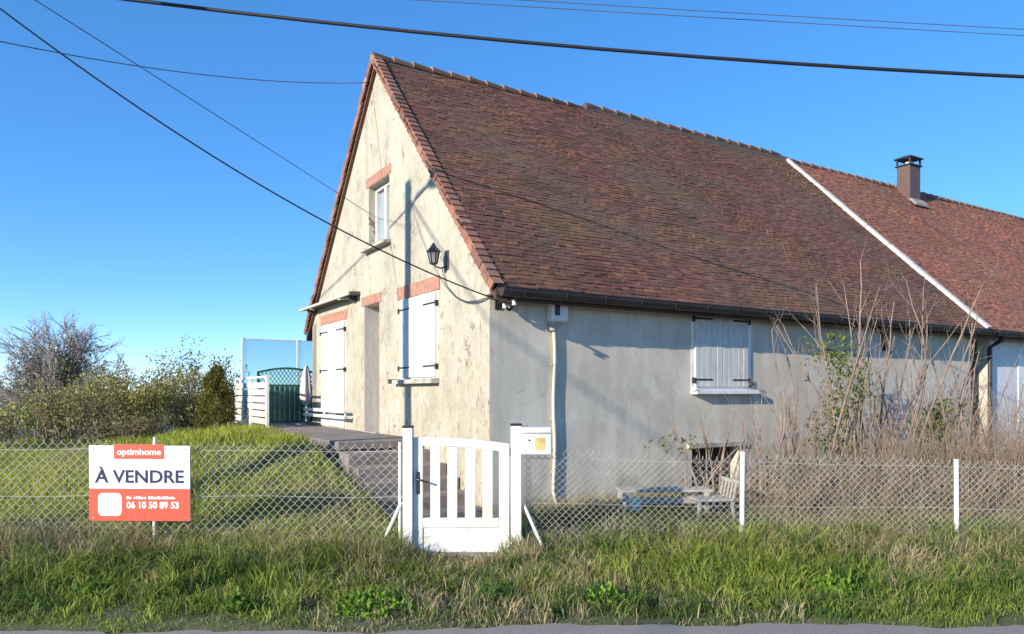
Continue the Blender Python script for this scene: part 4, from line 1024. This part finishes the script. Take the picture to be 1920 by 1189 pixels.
# woody plants
def grow(segs, p, d, L, r, depth, rg, spread=.55, up=.12, nchild=(2, 3), wob=.18, taper=.72, tips=None, lr=(.62, .85)):
    k = 3; q = np.array(p, float); d = np.array(d, float); d /= np.linalg.norm(d)
    for i in range(k):
        d = d + rg.normal(0, wob, 3) * .5 + np.array([0, 0, up]) * .4; d /= np.linalg.norm(d)
        q2 = q + d * L / k; r2 = r * (1 - (1 - taper) * (i + 1) / k)
        segs.append((*q, *q2, r * (1 - (1 - taper) * i / k), r2)); q = q2
    if tips is not None: tips.append(q.copy())
    if depth > 0:
        for c in range(rg.integers(nchild[0], nchild[1] + 1)):
            dd = d + rg.normal(0, spread, 3) + np.array([0, 0, up])
            grow(segs, q, dd, L * rg.uniform(*lr), r * taper * rg.uniform(.6, .9), depth - 1, rg, spread, up, nchild, wob, taper, tips, lr)
def bare_tree(x, y, h, label, seed, rx, ry, nl=26, twig=.010):
    t = thing('bare_tree', label, 'tree', (x, y, float(hz(x, y)))); rg = np.random.default_rng(seed)
    tr_ = []; grow(tr_, (0, 0, -.2), (.05, 0, 1), h * .18, .12, 0, rg, taper=.85)
    seg_mesh('trunk', tr_, 'grey_bark', t, 8)
    base = np.array(tr_[-1][3:6]); segs = []
    def chain(p, d, L, r0, n, wob, up):
        pts = [p]; d = d / np.linalg.norm(d)
        for i in range(n):
            d = d + rg.normal(0, wob, 3) + np.array([0, 0, up]); d /= np.linalg.norm(d); q = p + d * L / n
            segs.append((*p, *q, max(twig, r0 * (1 - .6 * i / n)), max(twig * .8, r0 * (1 - .6 * (i + 1) / n)))); p = q; pts.append((p, d))
        return pts[1:]
    for k in range(nl):
        ph = 2 * math.pi * (k * .618 % 1); ct_ = rg.uniform(0, 1) ** .8 if k else 1; st_ = math.sqrt(max(0, 1 - ct_ * ct_))
        T = base + np.array([rx * math.cos(ph) * st_, ry * math.sin(ph) * st_, (h - base[2]) * (.12 + .88 * ct_)]) * rg.uniform(.88, 1.0)
        c = base + (T - base) * .45 + np.array([0, 0, .12 * np.linalg.norm(T - base)]) + rg.normal(0, .12, 3); p = base - np.array([0, 0, rg.uniform(0, .3)]); n = 7; p0 = p
        L = np.linalg.norm(T - base)
        for i in range(n):
            f_ = (i + 1) / n; q = p0 * (1 - f_) ** 2 + 2 * c * f_ * (1 - f_) + T * f_ * f_ + rg.normal(0, .035, 3)
            segs.append((*p, *q, .034 * (1 - .8 * i / n), .034 * (1 - .8 * f_))); d = (q - p) / np.linalg.norm(q - p)
            if i >= 1:
                for _ in range(3 if i > 2 else 2):
                    for bp, bd in chain(q, d + rg.normal(0, .5, 3), L * rg.uniform(.16, .28), .012, 4, .16, .02):
                        for __ in range(3): chain(bp, bd + rg.normal(0, .6, 3), L * rg.uniform(.07, .13), .006, 2, .15, .02)
            p = q
    seg_mesh('crown', segs, 'grey_bark', t, 3); return t, segs
bt, bs = bare_tree(-12.9, 21.0, 2.85, 'bare grey tree with fine twigs and ivy behind the lawn', 5, 1.9, 1.5, 40, .0055)
rg = np.random.default_rng(3); n = 1500
cen = np.array([(-.9, 0, 1.7), (.5, -.3, 1.9), (.2, 0, 1.1), (-.3, .1, .8)]); P = cen[rg.integers(0, 4, n)] + rg.normal(0, .22, (n, 3)) * np.array([1, 1, 1.3])
leaf_mesh('ivy', P, .10, lerp_cols((.03, .05, .015), (.10, .11, .03), rg.uniform(size=n)), 'leaf', bt)
bare_tree(-17.6, 27.0, 2.3, 'smaller bare tree at the far end of the hedge', 8, 1.4, 1.2, 16)
BRI = 2.5
def hedge_bush(x, y, w_, h, label, seed, c0, c1, nleaf=2600, stems=26, leafsize=.07):
    t = thing('hedge_bush', label, 'bush', (x, y, float(hz(x, y))), 0, 'winter bushes beyond the lawn'); rg = np.random.default_rng(seed); segs = []; tips = []
    for k in range(stems):
        a = rg.uniform(0, 2 * math.pi); q = w_ * .35 * math.sqrt(rg.uniform()); p = (q * math.cos(a), q * math.sin(a), -.1)
        grow(segs, p, (math.cos(a) * .35, math.sin(a) * .35, 1), h * rg.uniform(.28, .42), .02, 3, rg, .40, .12, (2, 3), .18, .7, tips, (.55, .8))
    seg_mesh('stems', segs, 'bare_bark', t, 3, kind='stuff')
    tp = np.array(tips); P = tp[rg.integers(0, len(tp), nleaf)] * np.where(rg.uniform(size=(nleaf, 1)) < .75, 1, rg.uniform(.4, .95, (nleaf, 1))) + rg.normal(0, .085, (nleaf, 3)); P[:, 2] = np.maximum(P[:, 2], .02)
    leaf_mesh('leaves', P, leafsize, lerp_cols(np.array(c0) * BRI, np.array(c1) * BRI, rg.uniform(size=nleaf)) * rg.uniform(.6, 1.2, nleaf)[:, None], 'leaf', t)
OL0, OL1 = (.068, .066, .018), (.215, .19, .055)
hb = [(-10.9, 17.5, 1.6, 1.30, 'low olive bush left of the bare tree foot', 21, (.07, .085, .02), (.21, .22, .05), 3600),
      (-9.7, 16.2, 1.7, 1.45, 'tangled brown bush in front of the bare tree', 22, (.06, .06, .02), (.19, .175, .06), 2600),
      (-9.9, 18.6, 1.5, 1.75, 'olive leaved bush beside the bare tree', 23, OL0, OL1, 5200),
      (-8.7, 17.4, 1.3, 1.85, 'tall olive brown bush in the middle of the hedge', 24, OL0, OL1, 5600),
      (-8.5, 19.5, 1.5, 2.35, 'tallest ragged bush of the hedge with bare tops', 25, (.06, .06, .02), (.18, .16, .05), 4600),
      (-7.6, 18.2, 1.2, 1.5, 'brown twiggy bush next to the conifer', 26, (.07, .07, .025), (.18, .16, .06), 3200),
      (-12.4, 17.6, 1.6, .9, 'low yellow green bush at the end of the hedge', 27, (.09, .10, .02), (.26, .25, .05), 2600),
      (-7.7, 14.6, 1.3, .85, 'low dark bramble bush at the top of the lawn', 28, (.03, .035, .015), (.12, .10, .04), 1600),
      (-10.6, 14.4, 1.9, .95, 'low tangled brown bramble behind the sign', 29, (.07, .065, .025), (.19, .17, .07), 2400)]
for b in hb: hedge_bush(*b[:8], nleaf=b[8])
# conifer beside the railing
cf = thing('conifer', 'dark green bushy conifer beside the white railing', 'tree', (-6.2, 15.4, float(hz(-6.2, 15.4))))
MB().tube([(0, 0, -.2), (0, 0, .8), (0, 0, 1.35)], [.09, .06, .02], 8).build('trunk', 'grey_bark', cf)
rg = np.random.default_rng(12); n = 9000
zz = rg.uniform(0, 1, n) ** .9; rr_ = .40 * np.sqrt(np.clip(1 - zz ** 1.7, 0.02, 1)) * (1 - .12 * zz); a = rg.uniform(0, 2 * np.pi, n); lump = 1 + .24 * np.sin(3 * a + zz * 11) + .22 * np.sin(7 * a - zz * 17) + .18 * np.sin(zz * 21 + a)
q = rr_ * lump * rg.uniform(.55, 1.05, n); P = np.stack([q * np.cos(a), q * np.sin(a), .0 + zz * 1.42], 1)
leaf_mesh('foliage', P, .065, lerp_cols((.05, .065, .015), (.30, .26, .045), rg.uniform(size=n) ** 1.4), 'leaf', cf, up=.9, asp=.3)

# tall bare shrubs in front of the grey wall
def tall_shrub(x, y, h, stems, label, seed, w_=.35, side=.30, leaf=0, lean=.10, lc=((.08, .11, .02), (.24, .27, .05)), lz=(1.2, 2.4)):
    t = thing('bare_shrub', label, 'shrub', (x, y, float(hz(x, y))), 0, 'bare shrubs before the grey wall'); rg = np.random.default_rng(seed); segs = []
    for k in range(int(stems * 1.45)):
        a = rg.uniform(0, 2 * math.pi); q = w_ * math.sqrt(rg.uniform()); p = np.array([q * math.cos(a), q * math.sin(a) * .7, -.1])
        d = np.array([math.cos(a) * lean + rg.normal(0, lean * .8), math.sin(a) * lean, 1.]); d /= np.linalg.norm(d)
        L = h * rg.uniform(.45, 1.0); ns = 9; r0 = .008 + .018 * (L / h) ** 2 * rg.uniform(.7, 1.2)
        for i in range(ns):
            d = d + rg.normal(0, .085, 3); d /= np.linalg.norm(d); p2 = p + d * L / ns
            ra = r0 * (1 - .72 * i / ns); rb = r0 * (1 - .72 * (i + 1) / ns); segs.append((*p, *p2, ra, rb)); p = p2
            if i > 2 and rg.uniform() < .8:
                e = d * .75 + np.array([rg.choice([-1, 1]) * rg.uniform(.25, .6), rg.normal(0, .25), rg.uniform(.1, .5)]); e /= np.linalg.norm(e)
                pp = p.copy(); l2 = side * rg.uniform(.6, 1.9); e2 = e.copy()
                for j in range(3):
                    e2 = e2 + np.array([0, 0, .18]) + rg.normal(0, .06, 3); e2 /= np.linalg.norm(e2); q2 = pp + e2 * l2 / 3
                    segs.append((*pp, *q2, rb * .55 * (1 - .25 * j), rb * .55 * (1 - .25 * (j + 1)))); pp = q2
                    if rg.uniform() < .75:
                        e3 = e2 + rg.normal(0, .45, 3); e3 /= np.linalg.norm(e3); q3 = pp + e3 * l2 * rg.uniform(.25, .6); segs.append((*pp, *q3, rb * .3, rb * .18))
    seg_mesh('stems', segs, 'bare_bark', t, 5, kind='stuff')
    if leaf:
        cz = rg.uniform(lz[0], lz[1], leaf); P = np.stack([rg.normal(0, .16, leaf) + .12 * np.sin(cz * 5), rg.normal(0, .14, leaf), cz], 1)
        leaf_mesh('leaves', P, .06, lerp_cols(lc[0], lc[1], rg.uniform(size=leaf)), 'leaf', t)
    return t
tall_shrub(4.55, 10.15, 3.45, 9, 'tall bare shrub with ivy leaves near the closed shutters', 31, .30, leaf=1100, lz=(.7, 2.3))
tall_shrub(5.15, 10.55, 3.5, 9, 'tall bare shrub of upright stems reaching over the eave', 32, .32)
tall_shrub(5.65, 10.8, 3.3, 9, 'bare shrub with crossing stems below the flashing strip', 33, .35, lean=.16)
tall_shrub(6.45, 11.0, 2.7, 9, 'bare shrub with green leaves beside the dark side door', 34, .35, leaf=900, lz=(.5, 1.4))
tall_shrub(3.35, 9.5, 1.75, 7, 'low bare shrub under the white shuttered window', 35, .25, side=.2, lean=.18)
tall_shrub(2.75, 9.75, 1.5, 5, 'thin bare shrub at the cellar opening', 36, .2, side=.18, lean=.2)
tall_shrub(2.22, 9.2, 1.15, 4, 'spindly shrub with a green tuft left of the cellar opening', 37, .12, side=.12, leaf=60, lz=(.75, .95), lean=.12)
tall_shrub(7.35, 11.3, 1.9, 8, 'low bare shrub in front of the white neighbouring wall', 38, .4, lean=.16)
tall_shrub(4.0, 9.9, 2.5, 7, 'bare shrub of slender stems beside the white shuttered window', 39, .25, lean=.12)
# mass of dry stalks and brambles round their feet
rg = np.random.default_rng(55); segs = []
n = 2700; X = 3.0 + 5.6 * rg.uniform(0, 1, n) ** .8; Y = 8.3 + rg.uniform(0, 1, n) * (1.6 + .45 * (X - 3.0))
for x, y in zip(X, Y):
    lx, ly = LOC(x, y)
    if ly > -.12: continue
    L = rg.uniform(.35, 1.15) * (1 + .15 * (x - 3)); p = np.array([x, y, float(hz(x, y)) - .03]); d = np.array([rg.normal(0, .32), rg.normal(0, .28), 1.]); d /= np.linalg.norm(d); r0 = rg.uniform(.003, .007)
    for i in range(4):
        d = d + rg.normal(0, .13, 3) - np.array([0, 0, .05 * i]); d /= np.linalg.norm(d); p2 = p + d * L / 4; segs.append((*p, *p2, r0 * (1 - .2 * i), r0 * (1 - .2 * (i + 1)))); p = p2
tag(seg_mesh('dry_stalks', segs, 'dry_stalk', None, 4), 'mass of dry brown stalks and brambles before the grey wall', 'brambles', kind='stuff')
n = 3200; X = 3.2 + 5.4 * rg.uniform(0, 1, n); Y = 8.6 + rg.uniform(0, 1, n) * (1.4 + .42 * (X - 3.0)); lx, ly = LOC(X, Y); kp = ly < -.15; X, Y = X[kp], Y[kp]
P = np.stack([X, Y, hz(X, Y) + rg.uniform(0, .75, len(X)) ** 1.4], 1)
tag(leaf_mesh('bramble_leaves', P, .055, lerp_cols((.10, .075, .035), (.17, .16, .06), rg.uniform(size=len(X))), 'leaf'), 'withered bramble leaves between the dry stalks', 'brambles', kind='stuff')
